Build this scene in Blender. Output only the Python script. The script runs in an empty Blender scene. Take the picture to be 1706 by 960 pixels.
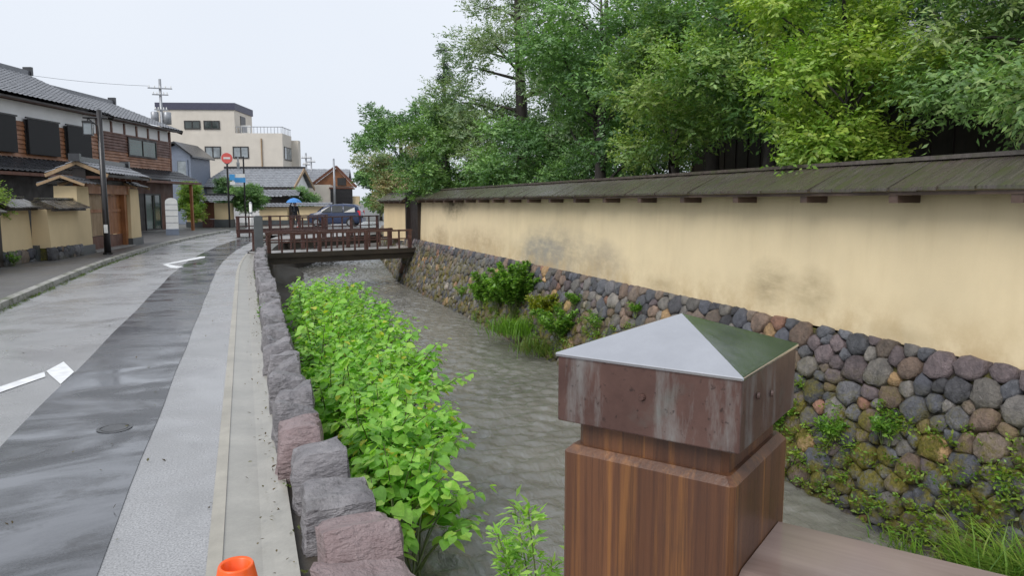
import bpy, math, random
import numpy as np
from mathutils import Vector, Matrix

# ------------------------------------------------------------------ camera, sky, sun, exposure
sc = bpy.context.scene
R = math.radians
CAM_H = 1.6
cam_d = bpy.data.cameras.new('camera'); cam_d.sensor_width = 36; cam_d.lens = 26.0
cam_d.clip_start = 0.05; cam_d.clip_end = 3000
cam = bpy.data.objects.new('camera', cam_d); sc.collection.objects.link(cam)
cam.location = (0, 0, CAM_H); cam.rotation_euler = (R(90 - 6.62), 0, R(-19.86))
sc.camera = cam

SUN_EL, SUN_AZ = 48, 238          # overcast: only the brightest part of the cloud, up behind the viewer's left
w = bpy.data.worlds.new('World'); sc.world = w; w.use_nodes = True
nt = w.node_tree; nt.nodes.clear()
sky = nt.nodes.new('ShaderNodeTexSky'); sky.sky_type = 'NISHITA'; sky.sun_disc = False
sky.sun_elevation = R(SUN_EL); sky.sun_rotation = R(SUN_AZ); sky.dust_density = 6; sky.air_density = 1.2
hs = nt.nodes.new('ShaderNodeHueSaturation'); hs.inputs['Saturation'].default_value = 0.15
mx = nt.nodes.new('ShaderNodeMix'); mx.data_type = 'RGBA'; mx.inputs[0].default_value = 0.86
tcw = nt.nodes.new('ShaderNodeTexCoord'); nzw = nt.nodes.new('ShaderNodeTexNoise'); nzw.inputs['Scale'].default_value = 2.2; nzw.inputs['Detail'].default_value = 4
cmx = nt.nodes.new('ShaderNodeMix'); cmx.data_type = 'RGBA'; cmx.inputs[6].default_value = (5.75, 6.2, 6.95, 1); cmx.inputs[7].default_value = (6.5, 6.9, 7.5, 1)   # even cloud deck, faint mottling
nt.links.new(tcw.outputs['Generated'], nzw.inputs['Vector']); nt.links.new(nzw.outputs['Fac'], cmx.inputs[0]); nt.links.new(cmx.outputs[2], mx.inputs[7])
bg = nt.nodes.new('ShaderNodeBackground'); bg.inputs['Strength'].default_value = 0.1
wo = nt.nodes.new('ShaderNodeOutputWorld')
nt.links.new(sky.outputs[0], hs.inputs['Color']); nt.links.new(hs.outputs[0], mx.inputs[6])
nt.links.new(mx.outputs[2], bg.inputs['Color']); nt.links.new(bg.outputs[0], wo.inputs['Surface'])

sun_d = bpy.data.lights.new('sun', 'SUN'); sun_d.energy = 1.5; sun_d.angle = R(35); sun_d.color = (1, .97, .93)
sun = bpy.data.objects.new('sun', sun_d); sc.collection.objects.link(sun)
sdir = Vector((math.sin(R(SUN_AZ)) * math.cos(R(SUN_EL)), math.cos(R(SUN_AZ)) * math.cos(R(SUN_EL)), math.sin(R(SUN_EL))))
sun.rotation_euler = sdir.to_track_quat('Z', 'Y').to_euler(); sun.location = (0, 0, 40)

sc.view_settings.view_transform = 'Standard'; sc.view_settings.look = 'None'
sc.view_settings.exposure = 0.55; sc.view_settings.gamma = 1.0; sc.view_settings.use_curve_mapping = False
sc.cycles.use_denoising = True
sc.cycles.max_bounces = 6; sc.cycles.diffuse_bounces = 3; sc.cycles.glossy_bounces = 3
sc.cycles.transmission_bounces = 3; sc.cycles.transparent_max_bounces = 6
sc.cycles.use_fast_gi = False

COL = sc.collection
rnd = random.Random(7)
rng = np.random.default_rng(11)

# ------------------------------------------------------------------ object helpers
def tag(o, label=None, cat=None, group=None, kind=None):
    if label: o['label'] = label
    if cat: o['category'] = cat
    if group: o['group'] = group
    if kind: o['kind'] = kind
    return o

def empty(name, label, cat, loc=(0, 0, 0), rz=0, group=None):
    o = bpy.data.objects.new(name, None); COL.objects.link(o)
    o.empty_display_size = .2; o.location = loc; o.rotation_euler = (0, 0, rz)
    return tag(o, label, cat, group)

def link(name, me, parent=None):
    o = bpy.data.objects.new(name, me); COL.objects.link(o)
    if parent: o.parent = parent
    return o

class MB:
    def __init__(s): s.v = []; s.f = []; s.m = []; s.c = []
    def poly(s, pts, mi=0, col=None):
        i = len(s.v); s.v += [tuple(p) for p in pts]; s.f.append(tuple(range(i, i + len(pts)))); s.m.append(mi)
        s.c += [col or (1, 1, 1)] * len(pts)
    def mesh(s, vs, fs, mi=0, col=None):
        i = len(s.v); s.v += [tuple(p) for p in vs]; s.f += [tuple(k + i for k in f) for f in fs]; s.m += [mi] * len(fs)
        s.c += [col or (1, 1, 1)] * len(vs)
    def box(s, x0, x1, y0, y1, z0, z1, mi=0, col=None):
        vs = [(x0, y0, z0), (x1, y0, z0), (x1, y1, z0), (x0, y1, z0), (x0, y0, z1), (x1, y0, z1), (x1, y1, z1), (x0, y1, z1)]
        s.mesh(vs, BOXF, mi, col)
    def beam(s, a, b, wd, h, mi=0, up=(0, 0, 1), col=None):
        a, b = Vector(a), Vector(b); d = (b - a).normalized(); u = Vector(up)
        x = d.cross(u)
        if x.length < 1e-4: x = d.cross(Vector((0, 1, 0)))
        x.normalize(); u = x.cross(d).normalized(); x = x * wd / 2; u = u * h / 2
        vs = [a - x - u, a + x - u, b + x - u, b - x - u, a - x + u, a + x + u, b + x + u, b - x + u]
        s.mesh(vs, BOXF, mi, col)
    def prism(s, prof, x0, x1, axis='x', mi=0, col=None):
        n = len(prof)
        def P(t, p): return (t, p[0], p[1]) if axis == 'x' else ((p[0], t, p[1]) if axis == 'y' else (p[0], p[1], t))
        vs = [P(x0, p) for p in prof] + [P(x1, p) for p in prof]
        fs = [tuple(range(n - 1, -1, -1)), tuple(range(n, 2 * n))] + [(i, (i + 1) % n, n + (i + 1) % n, n + i) for i in range(n)]
        s.mesh(vs, fs, mi, col)
    def tube(s, pts, rad, n=8, mi=0, cap=True, col=None):
        pts = [Vector(p) for p in pts]; vs = []; fs = []
        if not hasattr(rad, '__len__'): rad = [rad] * len(pts)
        ref = Vector((1, 0, 0)) if abs((pts[-1] - pts[0]).normalized().x) < .9 else Vector((0, 1, 0))
        for i, p in enumerate(pts):
            d = (pts[min(i + 1, len(pts) - 1)] - pts[max(i - 1, 0)]).normalized()
            x = d.cross(ref).normalized(); y = d.cross(x)
            vs += [p + (x * math.cos(2 * math.pi * k / n) + y * math.sin(2 * math.pi * k / n)) * rad[i] for k in range(n)]
        for i in range(len(pts) - 1):
            for k in range(n):
                k2 = (k + 1) % n; fs.append((i * n + k, i * n + k2, (i + 1) * n + k2, (i + 1) * n + k))
        if cap: fs += [tuple(range(n))[::-1], tuple(range((len(pts) - 1) * n, len(pts) * n))]
        s.mesh(vs, fs, mi, col)
    def grid(s, P, mi=0):                       # P: rows of points
        n, m = len(P), len(P[0]); vs = [p for r in P for p in r]
        s.mesh(vs, [(i * m + j, i * m + j + 1, (i + 1) * m + j + 1, (i + 1) * m + j) for i in range(n - 1) for j in range(m - 1)], mi)
    def me(s, name, mats, smooth=False, fix=True):
        me = bpy.data.meshes.new(name); me.from_pydata(s.v, [], s.f)
        for m in (mats if isinstance(mats, (list, tuple)) else [mats]): me.materials.append(m)
        if any(s.m): me.polygons.foreach_set('material_index', s.m)
        if any(c != (1, 1, 1) for c in s.c):
            at = me.attributes.new('col', 'FLOAT_COLOR', 'POINT')
            at.data.foreach_set('color', np.array([(c[0], c[1], c[2], 1) for c in s.c], dtype=np.float32).ravel())
        if smooth: me.polygons.foreach_set('use_smooth', [True] * len(me.polygons))
        me.update(); return me
    def build(s, name, mats, parent=None, smooth=False, bevel=0):
        o = link(name, s.me(name, mats, smooth), parent)
        if bevel:
            b = o.modifiers.new('edge', 'BEVEL'); b.width = bevel; b.segments = 2; b.limit_method = 'ANGLE'
        return o
BOXF = [(3, 2, 1, 0), (4, 5, 6, 7), (0, 1, 5, 4), (1, 2, 6, 5), (2, 3, 7, 6), (3, 0, 4, 7)]

def part(name, mat, parent, *boxes, bevel=0):
    m = MB()
    for b in boxes: m.box(*b)
    return m.build(name, mat, parent, bevel=bevel)

def quads(name, V, mat, col=None, parent=None, per=4, smooth=False):
    """V (n*per,3) -> a mesh of n separate polygons"""
    n = len(V) // per; me = bpy.data.meshes.new(name)
    me.vertices.add(len(V)); me.vertices.foreach_set('co', V.astype(np.float32).ravel())
    me.loops.add(len(V)); me.loops.foreach_set('vertex_index', np.arange(len(V), dtype=np.int32))
    me.polygons.add(n); me.polygons.foreach_set('loop_start', np.arange(0, len(V), per, dtype=np.int32))
    me.materials.append(mat)
    if col is not None:
        at = me.attributes.new('col', 'FLOAT_COLOR', 'POINT')
        c = np.ones((len(V), 4), np.float32); c[:, :3] = np.repeat(col, per, 0); at.data.foreach_set('color', c.ravel())
    me.update(calc_edges=True); me.validate()
    return link(name, me, parent)

# ------------------------------------------------------------------ material helpers
class NT:
    def __init__(s, name):
        s.mat = bpy.data.materials.new(name); s.mat.use_nodes = True; s.t = s.mat.node_tree
        s.b = s.t.nodes['Principled BSDF']; s.out = s.t.nodes['Material Output']
        s.tc = s.n('ShaderNodeTexCoord')
    def n(s, ty, **kw):
        x = s.t.nodes.new(ty)
        for k, v in kw.items(): setattr(x, k, v)
        return x
    def l(s, a, b): s.t.links.new(a, b)
    def noise(s, scale, detail=4, rough=.55, vec=None, stretch=None, dist=0):
        x = s.n('ShaderNodeTexNoise'); x.inputs['Scale'].default_value = scale; x.inputs['Detail'].default_value = detail
        x.inputs['Roughness'].default_value = rough; x.inputs['Distortion'].default_value = dist
        v = vec or s.tc.outputs['Object']
        if stretch:
            mp = s.n('ShaderNodeMapping'); mp.inputs['Scale'].default_value = stretch; s.l(v, mp.inputs[0]); v = mp.outputs[0]
        s.l(v, x.inputs['Vector']); return x.outputs['Fac']
    def ramp(s, fac, lo, hi, a=0., b=1.):
        m = s.n('ShaderNodeMapRange'); m.clamp = True
        m.inputs[1].default_value = lo; m.inputs[2].default_value = hi; m.inputs[3].default_value = a; m.inputs[4].default_value = b
        s.l(fac, m.inputs[0]); return m.outputs[0]
    def mix(s, fac, a, b, mode='MIX'):
        m = s.n('ShaderNodeMix', data_type='RGBA', blend_type=mode)
        for i, v in ((0, fac), (6, a), (7, b)):
            if isinstance(v, (int, float)): m.inputs[i].default_value = v
            elif isinstance(v, tuple): m.inputs[i].default_value = (*v, 1)
            else: s.l(v, m.inputs[i])
        return m.outputs[2]
    def math(s, op, a, b=0.):
        m = s.n('ShaderNodeMath', operation=op)
        for i, v in ((0, a), (1, b)):
            if isinstance(v, (int, float)): m.inputs[i].default_value = v
            else: s.l(v, m.inputs[i])
        return m.outputs[0]
    def attr(s, name='col'):
        a = s.n('ShaderNodeAttribute', attribute_name=name); return a.outputs['Color']
    def bump(s, h, strength=.3, dist=.02):
        b = s.n('ShaderNodeBump'); b.inputs['Strength'].default_value = strength; b.inputs['Distance'].default_value = dist
        s.l(h, b.inputs['Height']); s.l(b.outputs[0], s.b.inputs['Normal']); return b
    def set(s, col=None, rough=None, metal=None, spec=None):
        for k, v in (('Base Color', col), ('Roughness', rough), ('Metallic', metal), ('Specular IOR Level', spec)):
            if v is None: continue
            if isinstance(v, tuple): s.b.inputs[k].default_value = (*v, 1)
            elif isinstance(v, (int, float)): s.b.inputs[k].default_value = v
            else: s.l(v, s.b.inputs[k])
        return s.mat

def simple(name, c, rough=.6, var=.25, scale=6, metal=0, bump=0, stretch=None):
    m = NT(name); f = m.noise(scale, 5, .6, stretch=stretch)
    d = tuple(x * (1 - var) for x in c); e = tuple(min(1, x * (1 + var)) for x in c)
    col = m.mix(m.ramp(f, .3, .7), d, e)
    if bump: m.bump(f, bump, .01)
    return m.set(col, rough, metal)

def wood(name, c1, c2, rough=.55, axis='z', scale=14, bump=.25, stain=None, tint=False):
    m = NT(name); st = {'z': (1, 1, .06), 'x': (.06, 1, 1), 'y': (1, .06, 1)}[axis]
    v = m.tc.outputs['Object']
    if tint:
        oi = m.n('ShaderNodeObjectInfo'); sc_ = m.n('ShaderNodeVectorMath', operation='ADD')
        cmb = m.n('ShaderNodeCombineXYZ'); m.l(m.math('MULTIPLY', oi.outputs['Random'], 37.), cmb.inputs[0]); m.l(m.math('MULTIPLY', oi.outputs['Random'], 91.), cmb.inputs[1])
        m.l(v, sc_.inputs[0]); m.l(cmb.outputs[0], sc_.inputs[1]); v = sc_.outputs[0]
    g = m.noise(scale, 6, .65, vec=v, stretch=st, dist=.3); g2 = m.noise(2.5, 3, vec=v)
    col = m.mix(m.ramp(g, .32, .68), c1, c2); col = m.mix(m.ramp(g2, .35, .75, 0, .45), col, tuple(x * .55 for x in c1))
    if stain: col = m.mix(m.ramp(m.noise(5, 5, vec=v), .52, .7, 0, .7), col, stain)
    if tint:
        oi2 = m.n('ShaderNodeObjectInfo'); col = m.mix(1., col, m.mix(oi2.outputs['Random'], (.65, .65, .65), (1.2, 1.2, 1.2)), 'MULTIPLY')
    m.bump(g, bump, .006)
    return m.set(col, m.ramp(g2, .3, .7, rough - .12, rough + .12))

# ---- materials
def asphalt(name, c, rlo, rhi, wet_scale, streak=False, speck=1.):
    m = NT(name)
    fine = m.noise(95, 3, .75); mid = m.noise(2.2, 4); big = m.noise(wet_scale, 4, .6, stretch=(1, .35, 1) if streak else None, dist=.6)
    col = m.mix(m.ramp(fine, .35, .7), tuple(x * .55 for x in c), tuple(x * 1.7 for x in c))
    col = m.mix(m.ramp(mid, .35, .7, 0, .35), col, tuple(x * .6 for x in c))
    col = m.mix(m.ramp(m.noise(.9, 5, .7), .55, .72, 0, .5), col, tuple(x * .5 for x in c))
    ro = m.ramp(big, .38, .62, rlo, rhi)
    b = m.bump(fine, .35 * speck, .004)
    m.l(m.ramp(big, .4, .6, .12 * speck, .55 * speck), b.inputs['Strength'])
    return m.set(col, ro, spec=.6)

M = {}
M['road'] = asphalt('wet_asphalt', (.275, .275, .28), .2, .36, .8)
def _patch():
    m = NT('wet_patch_asphalt'); fine = m.noise(95, 3, .7); band = m.noise(1.3, 5, .6, stretch=(.6, 1.0, 1), dist=1.2); blot = m.noise(2.4, 5, .65, stretch=(.8, .9, 1))
    col = m.mix(m.ramp(fine, .35, .7), (.022, .023, .027), (.07, .072, .08)); col = m.mix(m.ramp(band, .42, .62, 0, .8), col, (.135, .14, .155)); col = m.mix(m.ramp(blot, .58, .68, 0, .85), col, (.016, .014, .015))  # pale bands put the wet film's sky reflection into the base colour
    b = m.bump(fine, .2, .004); m.l(m.ramp(band, .4, .6, .35, .05), b.inputs['Strength'])
    return m.set(col, m.ramp(band, .38, .6, .34, .06), spec=.7)
M['patch'] = _patch()
M['pave'] = asphalt('pavement_asphalt', (.10, .095, .092), .38, .6, .9)
def _concrete(name, c, rough=.55, moss=0.):
    m = NT(name); n1 = m.noise(3, 6, .65); n2 = m.noise(60, 3)
    col = m.mix(m.ramp(n1, .3, .7), tuple(x * .65 for x in c), c); col = m.mix(m.ramp(n2, .3, .7, 0, .3), col, tuple(x * .6 for x in c))
    if moss: col = m.mix(m.ramp(m.noise(4, 6, .7), .55 - moss * .2, .62, 0, .85), col, (.05, .065, .015))
    m.bump(n2, .25, .004); return m.set(col, rough)
M['gutter'] = _concrete('gutter_concrete', (.36, .345, .305), .28)
M['kerb'] = _concrete('kerb_concrete', (.40, .39, .36), .5, .35)
M['edge'] = _concrete('edging_concrete', (.40, .375, .32), .45)
M['paint'] = simple('road_paint', (.72, .73, .74), .4, .14, 9)
M['redpaint'] = simple('red_spray_paint', (.29, .215, .215), .35, .35, 25)
M['soil'] = simple('wet_soil', (.035, .028, .02), .6, .5, 8, bump=.6)
M['ground'] = simple('ground_earth', (.11, .11, .10), .6, .2, 2)
M['garden'] = simple('garden_earth', (.04, .04, .022), .9, .4, 3)
M['iron'] = simple('cast_iron', (.05, .05, .052), .3, .3, 20, .3)
M['granite'] = _concrete('granite', (.11, .12, .125), .4)
M['white_paint'] = simple('white_painted_metal', (.72, .72, .7), .35, .08)
M['steel'] = simple('grey_steel', (.3, .31, .33), .4, .15, metal=.4)
M['darkmetal'] = simple('dark_painted_metal', (.018, .016, .017), .3, .3)
M['orange'] = simple('orange_plastic', (.85, .11, .012), .35, .1)
M['redcone'] = simple('red_plastic', (.7, .05, .04), .4, .1)
M['blue'] = simple('blue_cloth', (.05, .22, .55), .5, .1)
M['bluesign'] = simple('blue_sign_face', (.06, .3, .62), .4, .05)
M['redsign'] = simple('red_sign_face', (.70, .12, .10), .4, .05)
M['cloth_dark'] = simple('dark_cloth', (.015, .015, .02), .8, .2)
M['cloth_mid'] = simple('grey_cloth', (.06, .065, .08), .8, .2)
M['skin'] = simple('skin', (.5, .32, .24), .5, .05)
M['hair'] = simple('hair', (.01, .008, .007), .5, .1)

def _blockstone(pink=0.):
    m = NT('hewn_kerb_stone'); oi = m.n('ShaderNodeObjectInfo'); r = oi.outputs['Random']
    v = m.n('ShaderNodeVectorMath', operation='ADD'); c = m.n('ShaderNodeCombineXYZ'); m.l(m.math('MULTIPLY', r, 23.), c.inputs[0]); m.l(m.tc.outputs['Object'], v.inputs[0]); m.l(c.outputs[0], v.inputs[1])
    n1 = m.noise(7, 7, .7, vec=v.outputs[0]); n2 = m.noise(40, 5, .7, vec=v.outputs[0]); n3 = m.noise(14, 4, .6, vec=v.outputs[0], stretch=(1, 1, 3))
    col = m.mix(m.ramp(n1, .3, .68), (.10, .094, .102), (.28, .265, .275))
    col = m.mix(pink, col, (.30, .185, .175)); col = m.mix(m.ramp(m.noise(2.5, 4, .6, vec=v.outputs[0]), .5, .7, 0, .5), col, (.17, .165, .16)); col = m.mix(m.ramp(n2, .55, .75, 0, .6), col, (.04, .036, .038))
    m.bump(m.math('ADD', m.math('MULTIPLY', n3, 1.4), m.math('ADD', n1, m.math('MULTIPLY', n2, .4))), .75, .035)
    return m.set(col, m.ramp(n1, .3, .7, .42, .62))
M['block'] = _blockstone(); M['block_pink'] = _blockstone(.5)

def _fieldstone():
    m = NT('river_stone'); g = m.n('ShaderNodeNewGeometry'); pos = g.outputs['Position']
    n1 = m.noise(9, 6, .65, vec=pos); n2 = m.noise(45, 5, .7, vec=pos)
    col = m.mix(1., m.attr(), m.mix(m.ramp(n1, .3, .7), (.5, .5, .52), (1.25, 1.22, 1.2)), 'MULTIPLY')
    col = m.mix(m.ramp(n2, .55, .75, 0, .5), col, (.03, .028, .03))
    sx = m.n('ShaderNodeSeparateXYZ'); m.l(pos, sx.inputs[0]); z = sx.outputs[2]
    big = m.noise(.55, 3, .5, vec=pos); sm = m.noise(4, 7, .8, vec=pos)
    band = m.math('MULTIPLY', m.ramp(z, -.45, .0, 1, 0), m.ramp(big, .3, .48, .25, 1))
    far = m.ramp(sx.outputs[1], 15.5, 18, 0, .75)
    band = m.math('MAXIMUM', band, m.math('MULTIPLY', far, m.ramp(z, -.1, .25, 1, 0)))
    moss = m.math('MULTIPLY', band, m.ramp(sm, .46, .56))
    col = m.mix(moss, col, m.mix(m.ramp(n2, .3, .7), (.06, .055, .008), (.20, .17, .02)))
    wetl = m.ramp(z, -1.3, -1.05, .35, 1)
    col = m.mix(1., col, m.mix(wetl, (.35, .35, .35), (1., 1., 1.)), 'MULTIPLY')
    n4 = m.noise(20, 5, .7, vec=pos, dist=1.); m.bump(m.math('ADD', m.math('MULTIPLY', n4, 1.2), m.math('ADD', n1, m.math('MULTIPLY', n2, .5))), .8, .035)
    return m.set(col, m.ramp(n1, .3, .7, .38, .62))
M['stone'] = _fieldstone()

def _backing():
    m = NT('joint_earth'); n1 = m.noise(6, 6, .7); n2 = m.noise(1.2, 3)
    col = m.mix(m.ramp(n1, .35, .65), (.02, .017, .013), (.065, .055, .038)); col = m.mix(m.math('MULTIPLY', m.ramp(n2, .42, .6), m.ramp(n1, .45, .6)), col, (.13, .12, .018))
    m.bump(n1, .9, .04); return m.set(col, .85)
M['backing'] = _backing()

def plaster(name, c, stains_shade=(), streak=.25):
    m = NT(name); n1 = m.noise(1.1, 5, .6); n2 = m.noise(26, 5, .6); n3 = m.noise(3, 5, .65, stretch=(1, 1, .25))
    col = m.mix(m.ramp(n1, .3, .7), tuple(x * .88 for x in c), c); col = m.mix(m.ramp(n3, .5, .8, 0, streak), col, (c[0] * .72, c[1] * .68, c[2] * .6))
    for (cx, cy, cz, rx, ry, rz, sc_, st, lo) in stains_shade:
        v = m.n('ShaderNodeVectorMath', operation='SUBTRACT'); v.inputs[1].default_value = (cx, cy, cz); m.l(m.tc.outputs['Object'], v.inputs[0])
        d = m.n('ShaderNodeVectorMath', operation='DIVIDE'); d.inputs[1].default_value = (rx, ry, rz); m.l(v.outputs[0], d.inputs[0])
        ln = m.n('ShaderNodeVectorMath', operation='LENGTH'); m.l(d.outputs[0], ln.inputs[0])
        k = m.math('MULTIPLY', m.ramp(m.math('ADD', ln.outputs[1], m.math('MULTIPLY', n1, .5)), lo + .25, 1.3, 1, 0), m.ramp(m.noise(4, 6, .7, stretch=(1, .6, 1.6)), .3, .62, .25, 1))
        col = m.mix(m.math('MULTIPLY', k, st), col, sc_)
    sz = m.n('ShaderNodeSeparateXYZ'); m.l(m.tc.outputs['Object'], sz.inputs[0])
    if stains_shade:
        drip = m.math('MULTIPLY', m.ramp(m.noise(2.2, 6, .7, stretch=(1, 2.2, .16)), .52, .75, 0, .3), m.ramp(sz.outputs[2], .8, 1.7, .1, 1)); col = m.mix(drip, col, (c[0] * .6, c[1] * .56, c[2] * .5))
        spl = m.math('MULTIPLY', m.ramp(sz.outputs[2], .28, .75, 1, 0), m.ramp(m.noise(2.5, 6, .7), .4, .65, 0, .7)); col = m.mix(spl, col, (c[0] * .62, c[1] * .55, c[2] * .45))
    m.bump(n2, .18, .006); return m.set(col, .85, spec=.25)
OCHRE = (.75, .62, .405)
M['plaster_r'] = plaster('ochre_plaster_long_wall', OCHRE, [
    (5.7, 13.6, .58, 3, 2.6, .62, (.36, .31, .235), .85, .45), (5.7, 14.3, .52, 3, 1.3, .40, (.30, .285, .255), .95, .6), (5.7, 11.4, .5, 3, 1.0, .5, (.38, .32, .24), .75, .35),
    (5.7, 18.6, .55, 3, 2.6, .5, (.44, .34, .21), .8, .3), (5.7, 21.3, 1.62, 3, 1.6, .6, (.07, .06, .035), 1.0, .2), (5.7, 22.8, .5, 3, 1.2, .45, (.38, .29, .18), .8, .3),  # near-black entry paints a soft shadow into the plaster; the others are stains
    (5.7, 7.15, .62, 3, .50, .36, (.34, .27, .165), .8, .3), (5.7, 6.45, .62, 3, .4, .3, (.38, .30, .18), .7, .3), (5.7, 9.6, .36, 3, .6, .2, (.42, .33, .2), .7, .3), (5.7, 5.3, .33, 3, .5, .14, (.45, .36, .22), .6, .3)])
M['plaster'] = plaster('ochre_plaster', (.72, .57, .35))
M['plaster_w'] = plaster('white_plaster', (.80, .80, .80), streak=.08)
M['beige'] = plaster('beige_render', (.64, .59, .52), streak=.12)
M['beige_d'] = plaster('shaded_tile_render', (.50, .44, .37), streak=.1)
M['bluegrey'] = simple('blue_grey_cladding', (.17, .20, .26), .5, .12)

def _planks():
    m = NT('weathered_roof_board'); oi = m.n('ShaderNodeObjectInfo'); r = oi.outputs['Random']
    v = m.n('ShaderNodeVectorMath', operation='ADD'); c = m.n('ShaderNodeCombineXYZ'); m.l(m.math('MULTIPLY', r, 41.), c.inputs[1]); m.l(m.tc.outputs['Object'], v.inputs[0]); m.l(c.outputs[0], v.inputs[1])
    g = m.noise(18, 6, .65, vec=v.outputs[0], stretch=(.08, 1, .5)); n2 = m.noise(4, 5, .7, vec=v.outputs[0])
    col = m.mix(m.ramp(g, .3, .7), (.035, .03, .027), (.125, .108, .095)); col = m.mix(m.ramp(r, .2, .9, 0, .35), col, (.085, .06, .048))
    moss = m.math('MULTIPLY', m.ramp(n2, .46, .62, 0, .85), m.ramp(m.noise(.35, 2), .42, .58)); col = m.mix(moss, col, (.055, .062, .02))
    m.bump(g, .35, .008); return m.set(col, m.ramp(n2, .35, .65, .16, .42), spec=.6)
M['plank'] = _planks()
M['bracket'] = wood('bracket_wood', (.07, .045, .035), (.14, .09, .07), .5, 'x')
M['wood_dk'] = wood('dark_stained_wood', (.016, .011, .010), (.035, .024, .02), .5)
M['wood_br'] = wood('red_brown_wood', (.085, .03, .016), (.17, .06, .03), .5)
M['wood_or'] = wood('orange_cedar', (.26, .10, .035), (.42, .18, .07), .5)
M['wood_tan'] = wood('pale_timber', (.30, .20, .11), (.42, .29, .17), .6)
M['rail'] = wood('red_painted_rail', (.075, .036, .032), (.14, .075, .066), .3, 'x')
M['rail_top'] = wood('wet_rail_wood', (.17, .12, .105), (.32, .25, .225), .14, 'y', 9, .08)
M['deck'] = _concrete('bridge_deck_concrete', (.32, .31, .30), .45)
M['deckbeam'] = wood('bridge_beam', (.03, .025, .02), (.065, .052, .04), .5, 'x')
M['siding'] = wood('brown_siding', (.075, .026, .014), (.14, .05, .026), .5, 'x')
M['siding_or'] = wood('orange_siding', (.15, .055, .022), (.38, .165, .07), .5, 'x', 22)
M['tile'] = simple('grey_roof_tile', (.15, .155, .17), .25, .3, 5)
M['tile_lt'] = simple('pale_roof_tile', (.22, .23, .25), .3, .25, 3)
M['tile_dk'] = simple('black_roof_tile', (.035, .036, .04), .22, .3, 5)
M['blind'] = simple('black_reed_blind', (.008, .008, .009), .7, .4, 40)
def _glass(name, c): 
    m = NT(name); n = m.noise(1.5, 3); return m.set(m.mix(m.ramp(n, .35, .65), c, tuple(x * .5 for x in c)), .06, spec=.8)
M['glass'] = _glass('window_glass', (.05, .065, .06)); M['glass_lt'] = _glass('curtained_glass', (.32, .36, .38)); M['glass_gn'] = _glass('green_glass', (.05, .10, .08))
M['frame'] = simple('window_frame', (.03, .028, .028), .4, .2)
M['navy'] = simple('navy_parapet', (.05, .05, .085), .5, .12)

def _post():
    m = NT('stained_cedar_post'); st = (1, 1, .03)
    g = m.noise(26, 7, .65, stretch=st, dist=.4); g2 = m.noise(9, 5, .65, stretch=st); g3 = m.noise(110, 5, .75, stretch=(1, 1, .02)); n = m.noise(3, 5, .7)
    col = m.mix(m.ramp(g2, .3, .7), (.062, .026, .015), (.17, .072, .032)); col = m.mix(m.ramp(g, .52, .72, 0, .8), col, (.30, .13, .036))
    col = m.mix(m.ramp(g3, .48, .66, 0, .65), col, (.045, .02, .013)); col = m.mix(m.ramp(n, .52, .75, 0, .6), col, (.055, .03, .022))
    m.bump(g3, .3, .004); return m.set(col, m.ramp(n, .35, .65, .3, .55))
M['post'] = _post()
def _copper(name, top):
    m = NT(name); n1 = m.noise(5, 6, .7); n2 = m.noise(12, 6, .7, stretch=(1, 1, .22)); n3 = m.noise(70, 3, .6)
    if top:
        col = m.mix(m.ramp(n1, .3, .7), (.50, .50, .52), (.60, .60, .62)); m.bump(m.math('ADD', m.noise(6, 3), m.math('MULTIPLY', n3, .1)), .10, .012)
        return m.set(col, m.ramp(n1, .35, .65, .10, .2), .95)
    col = m.mix(m.ramp(n1, .3, .7), (.075, .04, .034), (.155, .088, .072)); col = m.mix(m.ramp(n2, .5, .68, 0, .8), col, (.26, .26, .25))
    col = m.mix(m.ramp(m.noise(3, 5, .7), .55, .72, 0, .7), col, (.12, .15, .135)); col = m.mix(m.ramp(n3, .62, .72, 0, .7), col, (.03, .02, .018))
    m.bump(n3, .1, .002); return m.set(col, m.ramp(n2, .4, .7, .33, .55), .35)
M['copper'] = _copper('weathered_copper', False); M['copper_top'] = _copper('wet_lead_sheet', True)

def leafmat(name, rough=.42, trans=.35, tmul=(1.5, 1.7, .7)):
    m = NT(name); c = m.attr(); n = m.noise(3, 2)
    col = m.mix(1., c, m.mix(m.ramp(n, .3, .7), (.8, .8, .8), (1.15, 1.15, 1.15)), 'MULTIPLY'); m.set(col, rough, spec=.45)
    tr = m.n('ShaderNodeBsdfTranslucent'); m.l(m.mix(1., col, tmul, 'MULTIPLY'), tr.inputs['Color'])
    ms = m.n('ShaderNodeMixShader'); ms.inputs[0].default_value = trans
    m.l(m.b.outputs[0], ms.inputs[1]); m.l(tr.outputs[0], ms.inputs[2]); m.l(ms.outputs[0], m.out.inputs['Surface']); return m.mat
M['leaf'] = leafmat('tree_leaf', .42, .3); M['herb'] = leafmat('herb_leaf', .38, .4)
M['bark'] = simple('wet_bark', (.035, .028, .024), .7, .5, 12, bump=.8, stretch=(1, 1, .3))
M['stem'] = simple('green_stem', (.10, .13, .035), .5, .3, 20)

def _water():
    m = NT('river_water'); 
    a = m.noise(8, 6, .65, stretch=(1.5, .4, 1), dist=1.0); b = m.noise(24, 4, .6, stretch=(.8, 1.1, 1)); big = m.noise(.7, 3)
    h = m.math('ADD', a, m.math('MULTIPLY', b, .35)); m.bump(h, .38, .05)
    col = m.mix(m.ramp(big, .3, .7), (.13, .126, .112), (.18, .174, .155))
    m.b.inputs['IOR'].default_value = 1.6
    return m.set(col, .05, spec=.9)
M['water'] = _water()

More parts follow.
